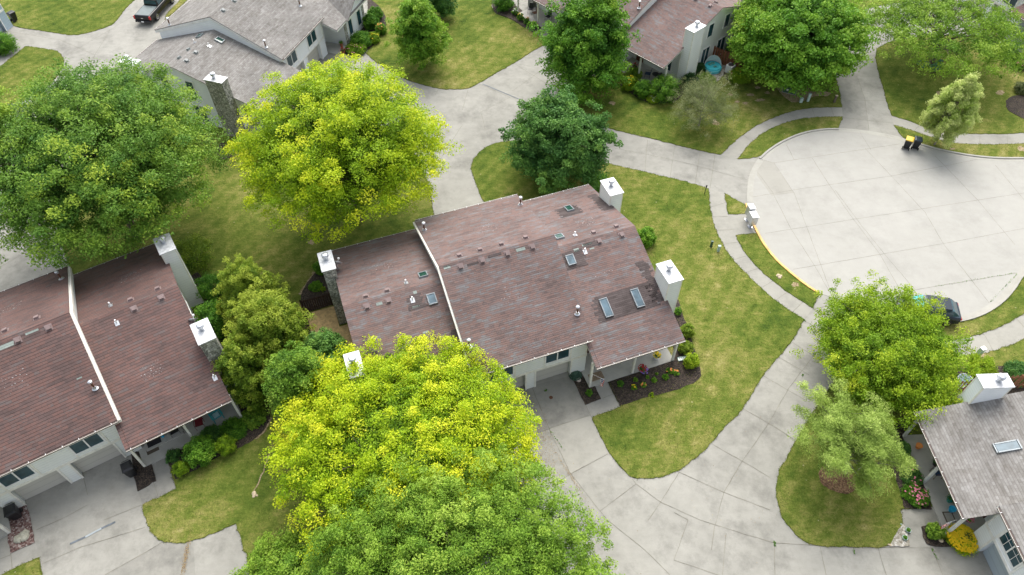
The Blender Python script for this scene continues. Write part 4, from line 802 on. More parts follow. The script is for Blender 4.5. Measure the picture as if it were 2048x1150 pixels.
shrub('hydrangea behind the yellow-green perennial by the porch', 1268, 148, 15, 12, 'ash', .1, tight=False)
shrub('lime sprawling plant at the foot of the boxwood', 1306, 198, 12, 7, 'lime', .09, tight=False, flower='whitef')
shrub('yellow flowered plant in front of the air conditioner', 1480, 151, 22, 10, 'lime', .1, tight=False, bias=-.15, flower='redf')
shrub('dark climbing shrub against the gable wall left of the day bed', 1398, 138, 12, 17, 'dark', .1, tight=False)
shrub('dark green bush behind the brown fence', 1490, 108, 34, 18, 'maple', .13, tight=False)
shrub('round dark shrub cut by the top edge beside the top porch', 1007, 2, 21, 18, 'bright', .11, bias=-.1)
for x, y, fl, lb in ((1030, 24, 'whitef', 'white flowered rose farthest left beside the top porch'), (1041, 34, 'yel', 'yellow flowered rose beside the top porch, second from the left'), (1054, 42, 'orange', 'peach rose beside the top porch, third from the left'), (1069, 50, 'orange', 'orange rose nearest the walk of the top porch')):
    shrub(lb, x, y, 6.5, 7, 'bright', .09, 12, 6, 22, 'rose', 'roses beside the top porch', tight=False, flower=fl, fn=7)
shrub('round shrub against the stone corner of the grey house, upper of two', 750, 28, 14, 13, 'bright', .11, bias=-.1)
shrub('round shrub against the grey house, lower of two', 741, 43, 15, 15, 'bright', .11, bias=-.1)
shrub('sprawling green perennial bed at the wing of the grey house', 722, 78, 20, 14, 'bright', .12, tight=False, bias=-.1)
shrub('yellow-green flowering plant at the lawn edge by the grey house', 746, 76, 12, 10, 'lime', .1, tight=False, bias=-.2, flower='yel')
shrub('pink and white flowering plant at the point of the grey house bed', 712, 98, 18, 8, 'lime', .1, tight=False, bias=-.2, flower='pink')
shrub('tall green perennials beside the grey house bed edge', 762, 58, 10, 13, 'bright', .1, tight=False, flower='orange')
shrub('leafy shrub cut by the left edge next to the upper left walk', 2, 86, 22, 18, 'bright', .12)
shrub('blue-green hosta left of the trunk of the airy locust', 1846, 127, 9, 6, 'hosta', .16, 12, 5, 18, 'hosta', 'hostas under the airy locust')
shrub('blue-green hosta in front of the trunk of the airy locust', 1869, 135, 8, 6, 'hosta', .16, 12, 5, 18, 'hosta', 'hostas under the airy locust')
shrub('blue-green hosta right of the trunk of the airy locust', 1879, 127, 7, 6, 'hosta', .16, 12, 5, 18, 'hosta', 'hostas under the airy locust')
for x, y, a, b, mt, fl, lb in ((1998, 95, 14, 11, 'ash', 'whitef', 'white flowered bush beside the post of the top right porch'), (2030, 100, 24, 18, 'bright', None, 'dark clipped bush cut by the right edge'), (1985, 74, 14, 9, 'olive', 'orange', 'brownish perennial at the top end of the top right bed'), (2038, 130, 10, 8, 'bright', 'pink', 'pink flowering plant in the top right bed'), (2012, 112, 10, 6, 'lime', None, 'lime coloured low plant in the top right bed'), (2046, 175, 12, 10, 'olive', None, 'olive bush at the right edge above the round bed')):
    shrub(lb, x, y, a, b, mt, .11, 18, 7, 30, tight=False, flower=fl)
shrub('low lime shrub beside the brown fence at the right', 1963, 733, 26, 11, 'lime', .08, bias=.05)
shrub('low dark green cover at the right edge above the white chimney', 2040, 745, 22, 9, 'maple', .1, tight=False)
shrub('round dark green shrub at the porch corner under the pine', 1806, 898, 12, 13, 'maple', .09, tight=False)
shrub('white edged hosta clump at the edge of the right porch bed', 1812, 922, 13, 11, 'varie', .11, tight=False, bias=.1)
shrub('green rose bush in the middle of the right porch bed', 1823, 953, 17, 14, 'maple', .09, tight=False, flower='pink', fn=10)
shrub('pink rose bush at the lower end of the right porch bed', 1832, 990, 20, 17, 'bright', .09, tight=False, flower='pink', fn=46, bias=-.1)
shrub('light green bush under the flag of the lower right porch', 1871, 1062, 13, 16, 'ash', .1, tight=False)
shrub('bright yellow flowering mound beside the lower right garage', 1924, 1078, 25, 20, 'sun', .08, bias=.1, flower='yel', fn=520)
shrub('green shrub at the corner of the brick patio under the lime maple', 1855, 806, 20, 14, 'maple', .1, tight=False)
shrub('dark bush below the back chimney of the middle house', 640, 536, 13, 18, 'bright', .1, tight=False)
shrub('low green plant in the fan shaped bed behind the deck', 631, 573, 12, 9, 'bright', .1, tight=False)
shrub('tiny yellow-green plant beside the stone chimney by the deck', 646, 578, 5, 5, 'lime', .08, 10, 5, 18, tight=False)
# ---------------------------------------------------------------- objects
def loft(mb, rings):
    n = len(rings[0]); k = len(mb.v)
    for q in rings: mb.v += q
    for i in range(len(rings)-1):
        for j in range(n): a = (j+1) % n; mb.f.append((k+i*n+j, k+i*n+a, k+(i+1)*n+a, k+(i+1)*n+j))
    mb.f.append(tuple(k+j for j in reversed(range(n)))); mb.f.append(tuple(k+(len(rings)-1)*n+j for j in range(n))); return mb
def wheel(T, x, y, r, wd=.24):
    mb = MB(); k = 20
    for s, rr in ((-1, r*.93), (-.8, r), (.8, r), (1, r*.93)):
        mb.v += [(x+rr*math.cos(6.2832*i/k), y+s*wd/2, r+rr*math.sin(6.2832*i/k)) for i in range(k)]
    for s in range(3):
        for i in range(k): j = (i+1) % k; mb.f.append((s*k+i, s*k+j, (s+1)*k+j, (s+1)*k+i))
    mb.f += [tuple(range(k)), tuple(reversed(range(3*k, 4*k)))]
    w_ = mb.build('wheel', M['tire'], T); sd = 1 if y > 0 else -1; h = MB()
    for i in range(6): a = 6.2832*i/6; h.box(-.02, .02, -.012, .012, .03, r*.6, 0, None); n = len(h.v)-8; h.v[n:] = [(x+p[0]*math.cos(a)+p[2]*math.sin(a), y+sd*(wd/2+.012)+p[1], r-p[0]*math.sin(a)+p[2]*math.cos(a)) for p in h.v[n:]]
    h.tube([(x, y+sd*wd*.3, r), (x, y+sd*(wd/2+.02), r)], r*.16, 10); n = 16
    for i in range(n):
        a, b = 6.2832*i/n, 6.2832*(i+1)/n; yy = y+sd*(wd/2+.01); h.face([(x+r*.56*math.cos(a), yy, r+r*.56*math.sin(a)), (x+r*.56*math.cos(b), yy, r+r*.56*math.sin(b)), (x+r*.66*math.cos(b), yy, r+r*.66*math.sin(b)), (x+r*.66*math.cos(a), yy, r+r*.66*math.sin(a))])
    h.build('rim', M['chrome'], w_)
def body_ring(x, w_, zb, zs, rd=.08): return [(x, -w_*.94, zb), (x, -w_, zb+.12), (x, -w_, zs-.22), (x, -w_*.97, zs-.05), (x, -w_*.9, zs), (x, w_*.9, zs), (x, w_*.97, zs-.05), (x, w_, zs-.22), (x, w_, zb+.12), (x, w_*.94, zb)]
# black pickup, nose towards the top of the picture
T = thing('pickup_truck', 'black pickup truck with a dark bed cover, parked at the top left edge', 'pickup truck', (-40.3, 75.15, .01), R(81))
loft(MB(), [body_ring(x, w_, .38, z) for x, w_, z in ((-1.3, .9, 1.02), (-1.22, .96, 1.12), (.95, .98, 1.12), (1.0, .98, 1.12), (3.3, .98, 1.12), (4.2, .96, 1.08), (4.55, .85, .98))]).build('body', M['trunkp'], T, smooth=False, bevel=.03)
def gr(x, w0, w1, z0, z1): return [(x, -w0, z0), (x, -w1, z1), (x, w1, z1), (x, w0, z0)]
MB().box(-1.12, .88, -.8, .8, 1.121, 1.15).build('bed_cover', simple('vinyl_cover', (.13, .16, .16), .45), T, bevel=.01)
loft(MB(), [gr(.98, .86, .74, 1.12, 1.13), gr(1.12, .86, .72, 1.12, 1.72), gr(2.55, .86, .72, 1.12, 1.74), gr(3.25, .86, .76, 1.12, 1.13)]).build('cab', M['trunkp'], T, bevel=.03)
MB().face([(1.075, -.74, 1.25), (1.135, -.66, 1.62), (1.135, .66, 1.62), (1.075, .74, 1.25)]); mb = MB(); loft(mb, [[(1.0, -.76, 1.2), (1.0, .76, 1.2), (1.09, .68, 1.64), (1.09, -.68, 1.64)], [(1.03, -.76, 1.2), (1.03, .76, 1.2), (1.12, .68, 1.64), (1.12, -.68, 1.64)]]).build('rear_window', M['glass'], T)
for s in (-1, 1):
    loft(MB(), [[(1.2, s*.85, 1.2), (2.9, s*.85, 1.2), (2.5, s*.745, 1.64), (1.25, s*.745, 1.64)], [(1.2, s*.865, 1.2), (2.9, s*.865, 1.2), (2.5, s*.76, 1.64), (1.25, s*.76, 1.64)]]).build('side_window', M['glass'], T)
    MB().box(-1.32, -1.18, s*.9-.09, s*.9+.09, .72, 1.08).build('tail_lamp', M['tail'], T, bevel=.02)
    for x in (0, 3.72): wheel(T, x, s*.88, .40, .26)
    MB().box(2.75, 2.95, s*1.02-.1, s*1.02+.1, 1.15, 1.33).build('mirror', M['black'], T, bevel=.02)
MB().box(-1.44, -1.3, -.88, .88, .42, .6).build('bumper', M['dark'], T, bevel=.03); MB().box(-1.452, -1.44, -.15, .15, .46, .6).build('licence_plate', M['whitep'], T)
MB().box(-1.32, -1.3, -.12, .12, .82, .88).build('tailgate_emblem', M['chrome'], T)
# dark car under the lime maple
p = G(1846, 628); T = thing('parked_car', 'dark blue-black car mostly hidden under the yellow-green maple in the turning circle', 'car', (p.x, p.y, .03), R(168))
loft(MB(), [body_ring(x, w_, zb, z) for x, w_, zb, z in ((-2.2, .68, .4, .82), (-2.1, .84, .3, .93), (-1.4, .9, .25, .98), (1.1, .9, .25, .95), (1.9, .84, .27, .82), (2.2, .66, .35, .68))]).build('body', M['bluecar'], T, smooth=False, bevel=.05)
loft(MB(), [gr(-2.0, .74, .6, .93, .95), gr(-1.5, .8, .6, .96, 1.36), gr(-.4, .82, .62, .96, 1.46), gr(.35, .82, .6, .96, 1.42), gr(1.2, .8, .68, .93, .95)]).build('cabin', M['glass'], T, bevel=.04)
MB().box(-1.35, .3, -.58, .58, 1.40, 1.475).build('roof_panel', M['bluecar'], T, bevel=.03)
loft(MB(), [[(.50, -.58, 1.385), (.50, .58, 1.385), (1.05, .66, 1.06), (1.05, -.66, 1.06)], [(.53, -.58, 1.395), (.53, .58, 1.395), (1.08, .66, 1.075), (1.08, -.66, 1.075)]]).build('windshield_glare', M['cyan'], T)  # cyan sheet painted as sky reflected in the windshield
for s in (-1, 1):
    MB().box(-2.2, -2.05, s*.66-.14, s*.66+.14, .7, .86).build('tail_lamp', M['tail'], T, bevel=.03); MB().box(2.0, 2.14, s*.6-.14, s*.6+.14, .58, .7).build('headlight', M['whitep'], T, bevel=.03)
    for x in (-1.35, 1.4): wheel(T, x, s*.83, .33, .2)
def cart(label, p, rz, lid, h=1.05, grp='wheeled trash carts'):
    T = thing('trash_cart', label, 'trash cart', (p.x, p.y, .03), rz, grp)
    loft(MB(), [[(-.22, -.22, .06), (.2, -.22, .06), (.2, .22, .06), (-.22, .22, .06)], [(-.3, -.28, h*.55), (.3, -.28, h*.55), (.3, .28, h*.55), (-.3, .28, h*.55)], [(-.33, -.3, h*.93), (.34, -.3, h*.93), (.34, .3, h*.93), (-.33, .3, h*.93)]]).build('bin', M['black'], T, bevel=.03)
    loft(MB(), [[(-.37, -.33, h*.93), (.38, -.33, h*.93), (.38, .33, h*.93), (-.37, .33, h*.93)], [(-.36, -.32, h*.98), (.37, -.32, h*.98), (.37, .32, h*.98), (-.36, .32, h*.98)], [(-.28, -.22, h*1.03), (.25, -.22, h*1.03), (.25, .22, h*1.03), (-.28, .22, h*1.03)]]).build('lid', lid, T, bevel=.02)
    MB().tube([(-.36, -.2, h*.9), (-.45, -.2, h*.94), (-.45, .2, h*.94), (-.36, .2, h*.9)], .018).build('handle', M['black'], T)
    for s in (-1, 1): MB().tube([(-.27, s*.24, .13), (-.27, s*.31, .13)], .13, 14).build('wheel', M['tire'], T)
    return T
cart('trash cart with a yellow lid standing at the kerb of the turning circle', G(1811, 296), R(60), M['lidy'])
cart('black trash cart at the kerb right of the yellow lidded one', G(1828, 296), R(70), simple('dark_blue_lid', (.02, .035, .05), .4))
cart('black trash cart beside the right garage door of the left house', G(268, 949), R(-58), M['black'], 1.15)
cart('black trash cart on the river rocks in the lower left corner', loc(H2, -3.35, -.55), R(-60), M['black'])
cart('black trash cart behind the blue-grey garage corner at the top left', G(31, 42), R(60), M['black'])
# mailboxes on pedestals
def mailbox(label, p, rz, h, w_, d):
    T = thing('mailbox_cluster', label, 'mailbox', (p.x, p.y, .01), rz, 'kerbside mailbox units')
    MB().box(-w_/2, w_/2, -d/2, d/2, h*.38, h).build('cabinet', M['metal'], T, bevel=.01)
    loft(MB(), [[(-w_/2-.03, -d/2-.04, h+.001), (w_/2+.03, -d/2-.04, h+.001), (w_/2+.03, d/2+.04, h+.001), (-w_/2-.03, d/2+.04, h+.001)], [(-w_/2-.03, -d/2-.04, h+.04), (w_/2+.03, -d/2-.04, h+.04), (w_/2+.03, d/2+.04, h+.09), (-w_/2-.03, d/2+.04, h+.09)]]).build('hood', M['capm'], T)
    MB().box(-.1, .1, -.1, .1, .03, h*.38).build('pedestal', M['metal'], T); MB().box(-.2, .2, -.17, .17, 0, .03).build('base_plate', M['metal'], T)
    mb = MB()
    for i in range(4):
        for j in range(3): mb.box(-w_/2+.03+i*(w_-.06)/4+.008, -w_/2+.03+(i+1)*(w_-.06)/4-.008, -d/2-.012, -d/2-.001, h*.4+j*h*.19+.01, h*.4+(j+1)*h*.19-.01)
    mb.build('locker_door', M['capm'], T); MB().box(-.09, .09, -d/2-.02, -d/2-.013, h*.62, h*.66).build('mail_slot', M['dark'], T)
mailbox('grey mailbox unit at the yellow kerb, the nearer of the pair', G(1500, 453.5), R(100), 1.35, .75, .5)
mailbox('grey mailbox unit at the yellow kerb, the farther one behind the first', G(1494, 440), R(100), 1.5, .6, .45)
# utility boxes
p = G(1579, 182); T = thing('transformer_box', 'green utility box with slanted faces on the bare sandy patch', 'utility box', (p.x, p.y, .03), R(-25))
loft(MB(), [[(-.62, -.5, 0), (.62, -.5, 0), (.62, .5, 0), (-.62, .5, 0)], [(-.6, -.48, .55), (.6, -.48, .55), (.6, .5, .75), (-.6, .5, .75)], [(-.45, -.15, .78), (.45, -.15, .78), (.45, .42, .85), (-.45, .42, .85)]]).build('cabinet', M['green'], T, bevel=.03)
MB().box(-.7, .7, -.6, .6, -.02, .03).build('pad', M['porch'], T); MB().box(-.3, -.1, -.492, -.482, .25, .42).build('warning_label', M['whitep'], T)
def pedestal(label, p, h, w_, mat, rz=0, cap=None):
    T = thing('utility_pedestal', label, 'utility pedestal', (p.x, p.y, .03), rz, 'utility pedestals in the grass')
    MB().box(-w_/2, w_/2, -w_*.4, w_*.4, 0, h).build('body', mat, T, bevel=.02); MB().box(-w_/2-.015, w_/2+.015, -w_*.4-.015, w_*.4+.015, h+.001, h+.05).build('cap', cap or mat, T, bevel=.015)
pedestal('short pale utility pedestal left of the taller one on the bare patch', G(1601, 205), .45, .28, M['pale']); pedestal('taller pale utility pedestal on the bare patch', G(1615, 203), .85, .24, M['pale'])
pedestal('dark green pedestal in the lawn left of the curved sidewalk', G(1421.5, 494), .6, .17, M['green']); pedestal('pale pedestal touching the curved sidewalk', G(1436, 503), .6, .2, M['pale'])
pedestal('tall pale pedestal beside the right sidewalk above the lime shrub', G(1953, 713), .95, .34, M['pale'], R(20), M['whitep'])
pedestal('brown stubby post with a pale cap beside the drive, upper right', G(1668, 205), .75, .2, M['bark'], 0, M['tan'])
p = G(1409, 388); T = thing('marker_post', 'thin black post at the lawn edge beside the diagonal driveway', 'post', (p.x, p.y, .03)); MB().tube([(0, 0, 0), (0, 0, .95)], .035, 8).build('post', M['dark'], T); MB().box(-.06, .06, -.02, .02, .75, .97).build('plate', M['dark'], T)
def rockpile(label, p, s, mat, n=3, seed=1, name='garden_stone'):
    r = random.Random(seed); T = thing(name, label, 'stone', (p.x, p.y, .03))
    mb = MB()
    for i in range(n):
        cx, cy, q = r.uniform(-s, s)*.6, r.uniform(-s, s)*.6, s*r.uniform(.4, .8); k = len(mb.v)
        for j in range(4):
            for t in range(7): a = 6.2832*t/7; ph = (j+.3)/4*1.5; rr = q*math.cos(ph)*r.uniform(.8, 1.1); mb.v.append((cx+rr*math.cos(a), cy+rr*math.sin(a), q*.8*math.sin(ph)))
        for j in range(3):
            for t in range(7): u = (t+1) % 7; mb.f.append((k+j*7+t, k+j*7+u, k+(j+1)*7+u, k+(j+1)*7+t))
        mb.f.append(tuple(k+21+t for t in range(7)))
    mb.build('stone', mat, T); return T
rockpile('pale tan stone lying in the grass strip beside the yellow kerb', G(1560, 554), .25, M['tan'])
rockpile('pale stones at the end of the dirt line, left of the yellow locust', G(511, 990), .2, M['tan'], 4, 4)
rockpile('big pale boulder on the red river rocks, lower left', G(45, 1072), .5, simple('boulder', (.36, .35, .28), .9, 0, .3), 4, 7)
rockpile('pale stones under the olive grey ornamental tree', G(1430, 243), .35, M['tan'], 4, 9)
rockpile('white stone at the lawn tip left of the gravel', G(1778, 1090), .12, M['tan'], 2, 3); rockpile('flat pale stone in the mulch under the light green bush', G(1881, 1082), .2, M['tan'], 2, 11)
ribbon('bare_edging', curve([(543, 836), (538, 850), (525, 868), (512, 880)]), -.05, .05, M['dirt'], .062, world=True, jit=.03)
ribbon('bare_edging', curve([(540, 903), (530, 935), (521, 960), (508, 986)]), -.035, .035, M['dirt'], .062, world=True, jit=.03)
ribbon('bare_edging', curve([(601, 590), (606, 578), (620, 560), (630, 545)]), -.09, .09, M['dirt'], .062, world=True, jit=.03)
# ---- furniture
def chair(name, label, p, rz, mat, z=.1, kind='adirondack', grp='porch chairs', cush=None):
    T = thing(name, label, 'chair', (p.x, p.y, z), rz, grp)
    if kind == 'adirondack':
        mb = MB()
        for i in range(5): mb.box(-.25+i*.102, -.16+i*.102, -.28, .26, .36, .39)
        mb.build('seat', mat, T); mb = MB()
        for i in range(5): n = len(mb.v); mb.box(-.25+i*.102, -.16+i*.102, 0, .025, 0, .72); mb.v[n:] = [(x, .24+y+z_*.35, .36+z_*.93) for x, y, z_ in mb.v[n:]]
        mb.build('backrest', mat, T)
        for s in (-1, 1): MB().box(s*.33-.06, s*.33+.06, -.34, .34, .56, .585).build('armrest', mat, T); MB().box(s*.31-.025, s*.31+.025, -.3, -.24, 0, .56).build('leg', mat, T); MB().box(s*.31-.025, s*.31+.025, .22, .28, 0, .56).build('leg', mat, T)
    else:
        MB().box(-.25, .25, -.25, .25, .40, .45).build('seat', cush or mat, T, bevel=.02); mb = MB(); mb.box(-.25, .25, 0, .04, 0, .5); mb.v = [(x, .23+y+z_*.22, .45+z_) for x, y, z_ in mb.v]; mb.build('backrest', cush or mat, T)
        for s in (-1, 1): MB().tube([(s*.27, -.25, 0), (s*.27, -.25, .62), (s*.27, .26, .64)], .018).build('armrest', mat, T); MB().tube([(s*.26, .24, 0), (s*.26, .27, .5)], .018).build('leg', mat, T)
    if cush and kind == 'adirondack': MB().box(-.2, .2, -.22, .18, .391, .47).build('cushion', cush, T, bevel=.03)
    return T
a2 = H2.rotation_euler.z
chair('porch_chair', 'teal slatted chair with a pale cushion on the left porch', G(436, 836, .1), a2+R(10), M['teal'], cush=simple('pale_cushion', (.35, .55, .60), .8))
chair('porch_chair', 'maroon high backed chair on the left porch beside the teal one', G(402, 852, .1), a2-R(10), M['maroon'], kind='x', cush=M['maroon'])
chair('porch_chair', 'dark metal chair on the left porch nearer the door', G(352, 867, .1), a2+R(5), M['dark'], kind='x', cush=M['dark'])
def mat_(label, p, rz, w_, d, m, z=.1, border=None):
    T = MB().box(-w_/2, w_/2, -d/2, d/2, 0, .015).build('doormat', m, None); T.location = (p.x, p.y, z+.001); T.rotation_euler = (0, 0, rz); tag(T, label, 'doormat', 'doormats on the porches')
    if border: MB().box(-w_/2+.07, w_/2-.07, -d/2+.07, d/2-.07, .0151, .018).build('inner_panel', border, T)
mat_('black doormat at the upper step of the left porch', G(308, 884, .25), a2, .85, .5, M['darkmat'], .25); mat_('dark brown doormat below the black one on the left porch', G(305.5, 900, .1), a2, .75, .42, M['mat'])
q = MB().box(-1.2, 1.2, -.45, .45, 0, .14).build('porch_step', M['porch'], None); q.location = loc(H2, 5.6, .0, .1); q.rotation_euler = (0, 0, a2); tag(q, 'raised concrete step slab at the back of the left porch', 'step')
def pot(label, p, r=.18, h=.35, m='terra', plant=None, z=.1, name='plant_pot', grp='pots on the porches', fl=None, s=1.):
    T = thing(name, label, 'plant pot', (p.x, p.y, z), 0, grp); MB().lathe([(r*.65, 0), (r, h*.9), (r*1.08, h), (r*.9, h-.03)], 14).build('pot', M[m] if isinstance(m, str) else m, T)
    if plant or fl:
        rs = np.random.RandomState(int(abs(p.x*100)) % 9999); n = 260; v = norm(rs.normal(size=(n, 3)))*rs.uniform(.3, 1, (n, 1))*r*1.5*s; v[:, 2] = abs(v[:, 2])*1.1+h
        leaves_mesh('foliage', v, norm(v-np.array([0, 0, h])), .08, rs.uniform(.2, .8, n), LM[plant or 'bright'], T, rs)
    if fl:
        fb = MB(); rr = random.Random(3)
        for i in range(46):
            a, b = rr.uniform(0, 6.28), rr.uniform(0, 1.4); q = Vector((r*1.55*s*math.sin(b)*math.cos(a), r*1.55*s*math.sin(b)*math.sin(a), h+r*1.75*s*math.cos(b))); e = .035
            for k in range(4): t = 1.571*k; fb.face([q, q+Vector((math.cos(t)*e, math.sin(t)*e, .01)), q+Vector((math.cos(t+.8)*e*1.6, math.sin(t+.8)*e*1.6, .02)), q+Vector((math.cos(t+1.57)*e, math.sin(t+1.57)*e, .01))])
        fb.build('blossoms', M[fl], T)
    return T
pot('blue glazed jug on the step of the left porch', G(326, 873, .25), .14, .4, 'bluep', z=.25)
# middle house porch
a1 = H1.rotation_euler.z
mat_('tan patterned doormat on the middle porch', loc(H1, 4.75, -.75), a1, 1.0, .62, M['tanmat'])
pot('white pot of yellow flowers on the middle porch', loc(H1, 9.35, -.85), .2, .3, 'whitep', 'bright', fl='yel', s=.9)
def basket(label, p, z, fl, r=.26, post=None):
    T = pot(label, p, r*.7, .2, 'black', 'maple' if fl == 'redf' else 'bright', z=z, name='hanging_basket', grp='hanging flower baskets', fl=fl, s=1.05); MB().tube([(0, 0, .2), (0, 0, .8)], .006, 4).build('chain', M['dark'], T)
basket('hanging basket of dark red flowers at the middle porch eave', G(1284, 741, 1.35), 1.35, 'redf')
pot('pot of purple flowers on a stand in the mulch in front of the middle porch', G(1286, 750), .14, .45, 'dark', 'bright', .05, fl='purple', s=1.3)
p = G(1150.5, 752); T = thing('hose_reel', 'round green hose coil in the narrow bed beside the garage', 'garden hose', (p.x, p.y, .07)); mb = MB()
for k, rr in enumerate((.42, .34, .26)): mb.tube([(rr*math.cos(t*.35), rr*math.sin(t*.35), .05+k*.09) for t in range(19)], .045, 6)
mb.build('hose', M['green'], T); MB().lathe([(.2, 0), (.2, .3), (.1, .32)], 14).build('hub', M['green'], T)
p = G(1157, 761); T = thing('stepping_stone', 'small round pink stepping stone below the green hose coil', 'stepping stone', (p.x, p.y, .06)); MB().lathe([(.17, 0), (.17, .06), (.15, .07)], 18).build('stone', simple('pinkish_stone', (.5, .42, .37), .9), T)
p = G(1369, 718); T = thing('splash_block', 'pale ribbed downspout channel at the right post of the middle porch', 'downspout', (p.x, p.y, .06), R(12)); MB().box(-.5, .5, -.13, .13, 0, .03).box(-.5, .5, -.15, -.131, 0, .1).box(-.5, .5, .131, .15, 0, .1).build('channel', M['pale'], T)
mb = MB(); [mb.box(-.46+i*.15, -.40+i*.15, -.12, .12, .031, .05) for i in range(7)]; mb.build('ribs', M['whitep'], T)
def flag(label, top, rz, tilt, drop=.95, wd=.55):
    T = thing('porch_flag', label, 'flag', top, rz, 'striped flags on the porch posts')
    pole = [(0, 0, 0), (0, -1.0, .42)]; MB().tube(pole, .014, 6).build('pole', M['whitep'], T); ms = {}
    n = 9
    def P_(a, b): # a along the pole 0..1, b down
        return (math.sin(b*7+a*3)*.05+.02*a, -1.0+a*.42*tilt+math.sin(a*9)*.05, .40-a*.12-b*drop)
    for nm, m_ in (('red_stripes', 'flagr'), ('white_stripes', 'whitef'), ('union', 'flagb')): ms[nm] = MB()
    for i in range(13):
        a0, a1_ = i/13, (i+1)/13; nm = 'red_stripes' if i % 2 == 0 else 'white_stripes'
        for j in range(n):
            b0, b1 = j/n, (j+1)/n
            k = 'union' if (i >= 6 and b1 <= .45) else nm
            ms[k].face([P_(a0, b0), P_(a1_, b0), P_(a1_, b1), P_(a0, b1)])
    cl = None
    for nm, m_ in (('red_stripes', 'flagr'), ('white_stripes', 'whitef'), ('union', 'flagb')):
        o = ms[nm].build(nm, M[m_], T)
    st = MB()
    for i in range(5):
        for j in range(3): a, b = .53+i*.09, .06+j*.14; q = Vector(P_(a, b)); st.box(-.012, .012, -.03, .03, -.014, .014, 0, tuple(q))
    st.build('stars', M['whitef'], T)
flag('small striped flag hanging from the left post of the middle porch', tuple(loc(H1, 4.0, -1.42, 1.75)), a1+R(25), .5, .9)
flag('larger striped flag draped over the light bush at the lower right porch', tuple(loc(H5, -4.2, -1.3, 1.5)), H5.rotation_euler.z+R(20), 1.2, .75)
# deck and its fence behind the middle house
T = thing('wooden_deck', 'tan wooden deck between the stone chimney and the dark fence', 'deck', (0, 0, 0)); T.location = H1.location; T.rotation_euler = H1.rotation_euler
mb = MB(); r = random.Random(2)
for i in range(30): w0 = 7.0+i*.158; mb.box(-13.15, -10.25 if w0 < 9.6 else -11.1, w0, w0+.15, .06, .12+r.uniform(0, .006))
mb.build('boards', simple('deck_wood', (.52, .37, .17), .85, 0, .3, 5), T)
def fence(label, pts, h, m, step=.14, both=True, wd=.12, loc_=None, rz=0, lean=0):
    T = thing('picket_fence', label, 'fence', loc_ or (0, 0, 0), rz, 'board fences behind the houses'); mb = MB(); rl = MB(); r = random.Random(7)
    for (a, b) in zip(pts, pts[1:]):
        a = Vector((*a, 0)); b = Vector((*b, 0)); L = (b-a).length; an = math.atan2(b.y-a.y, b.x-a.x); n = int(L/step)
        for i in range(n):
            p = a.lerp(b, (i+.5)/n); o = .03 if i % 2 or not both else -.05
            k = len(mb.v); mb.box(-wd/2, wd/2, o-.01, o+.01, .03, h+r.uniform(-.02, .02), an, (p.x, p.y, 0))
        for z in (.3, h-.25): rl.box(0, L, -.036, .016, z, z+.08, an, (a.x, a.y, 0))
        for q in range(int(L/2)+1): p = a.lerp(b, q/max(1, int(L/2))); MB().box(p.x-.05, p.x+.05, p.y-.05, p.y+.05, 0, h+.05).build('post', m, T)
    mb.build('pickets', m, T); rl.build('rail', m, T); return T
fence('dark picket fence round the wooden deck', [(-11.15, 11.95), (-13.3, 11.95), (-13.3, 6.6)], 1.45, M['woodd'], .15, False, .08, H1.location, H1.rotation_euler.z)
fence('brown shadowbox fence beside the day bed', [(10.25, 6.85), (13.2, 7.3), (14.2, 9.3)], 1.65, M['wood'], .15, True, .13, H4.location, H4.rotation_euler.z)
fence('brown shadowbox fence at the right edge behind the white chimney', [(29.2, 25.2), (31.2, 25.5), (36.5, 25.9)], 1.6, M['wood'], .15, True, .13)
fence('brown fence return under the lime maple near the brick patio', [(29.2, 25.2), (28.5, 22.6)], 1.5, M['wood'], .15, True, .13)
# patio behind the white chimney
p = G(1905, 795); T = thing('patio_rug', 'brown lattice patterned outdoor rug on the patio by the white chimney', 'rug', (p.x, p.y, .07), R(-30)); MB().box(-1.2, 1.2, -.9, .9, 0, .01).build('rug', simple('rug_brown', (.12, .06, .045), 1), T); mb = MB()
for i in range(-4, 9):
    x = -1.2+i*.32
    for s in (1, -1):
        P0 = [(x+(t if s > 0 else -t)+(0 if s > 0 else 1.2), -.9+t) for t in (0, 1.8)]; (x0, y0), (x1, y1) = P0
        lo, hi = -1.19, 1.19; dx = x1-x0
        t0 = max(0, min(1, ((lo if dx > 0 else hi)-x0)/dx)); t1 = max(0, min(1, ((hi if dx > 0 else lo)-x0)/dx))
        if t1-t0 > .05: mb.tube([(x0+dx*t0, y0+1.8*t0, .012), (x0+dx*t1, y0+1.8*t1, .012)], .016, 4)
mb.build('lattice', M['whitef'], T)
def table(label, p, r, h, z, m, top='glass'):
    T = thing('patio_table', label, 'table', (p.x, p.y, z), 0, 'patio tables'); MB().lathe([(r, h), (r, h+.025)], 24).build('tabletop', M[top], T); MB().tube([(r*math.cos(t*.3), r*math.sin(t*.3), h+.01) for t in range(22)], .02, 6).build('rim', m, T)
    MB().tube([(0, 0, 0), (0, 0, h)], .03).build('pedestal', m, T); MB().lathe([(r*.5, 0), (r*.45, .03)], 12).build('foot', m, T)
table('round glass table on the patio by the white chimney', G(1921, 772), .5, .7, .07, M['metal'], 'skyg')
p = loc(H5, -10.7, 3.6)
dish('satellite_dish', 'grey satellite dish at the back chimney of the middle house', loc(H1, -10.05, 10.9, 4.75), a1+R(150))
dish('satellite_dish', 'satellite dish seen from behind, on the roof edge of the grey house at the left', loc(H3, -10.1, 10.6, 4.9), H3.rotation_euler.z+R(200), .48)
dish('satellite_dish', 'small dish on the gable wall of the left house above the stone chimney', loc(H2, 10.35, 3.7, 4.6), a2+R(160), .34)
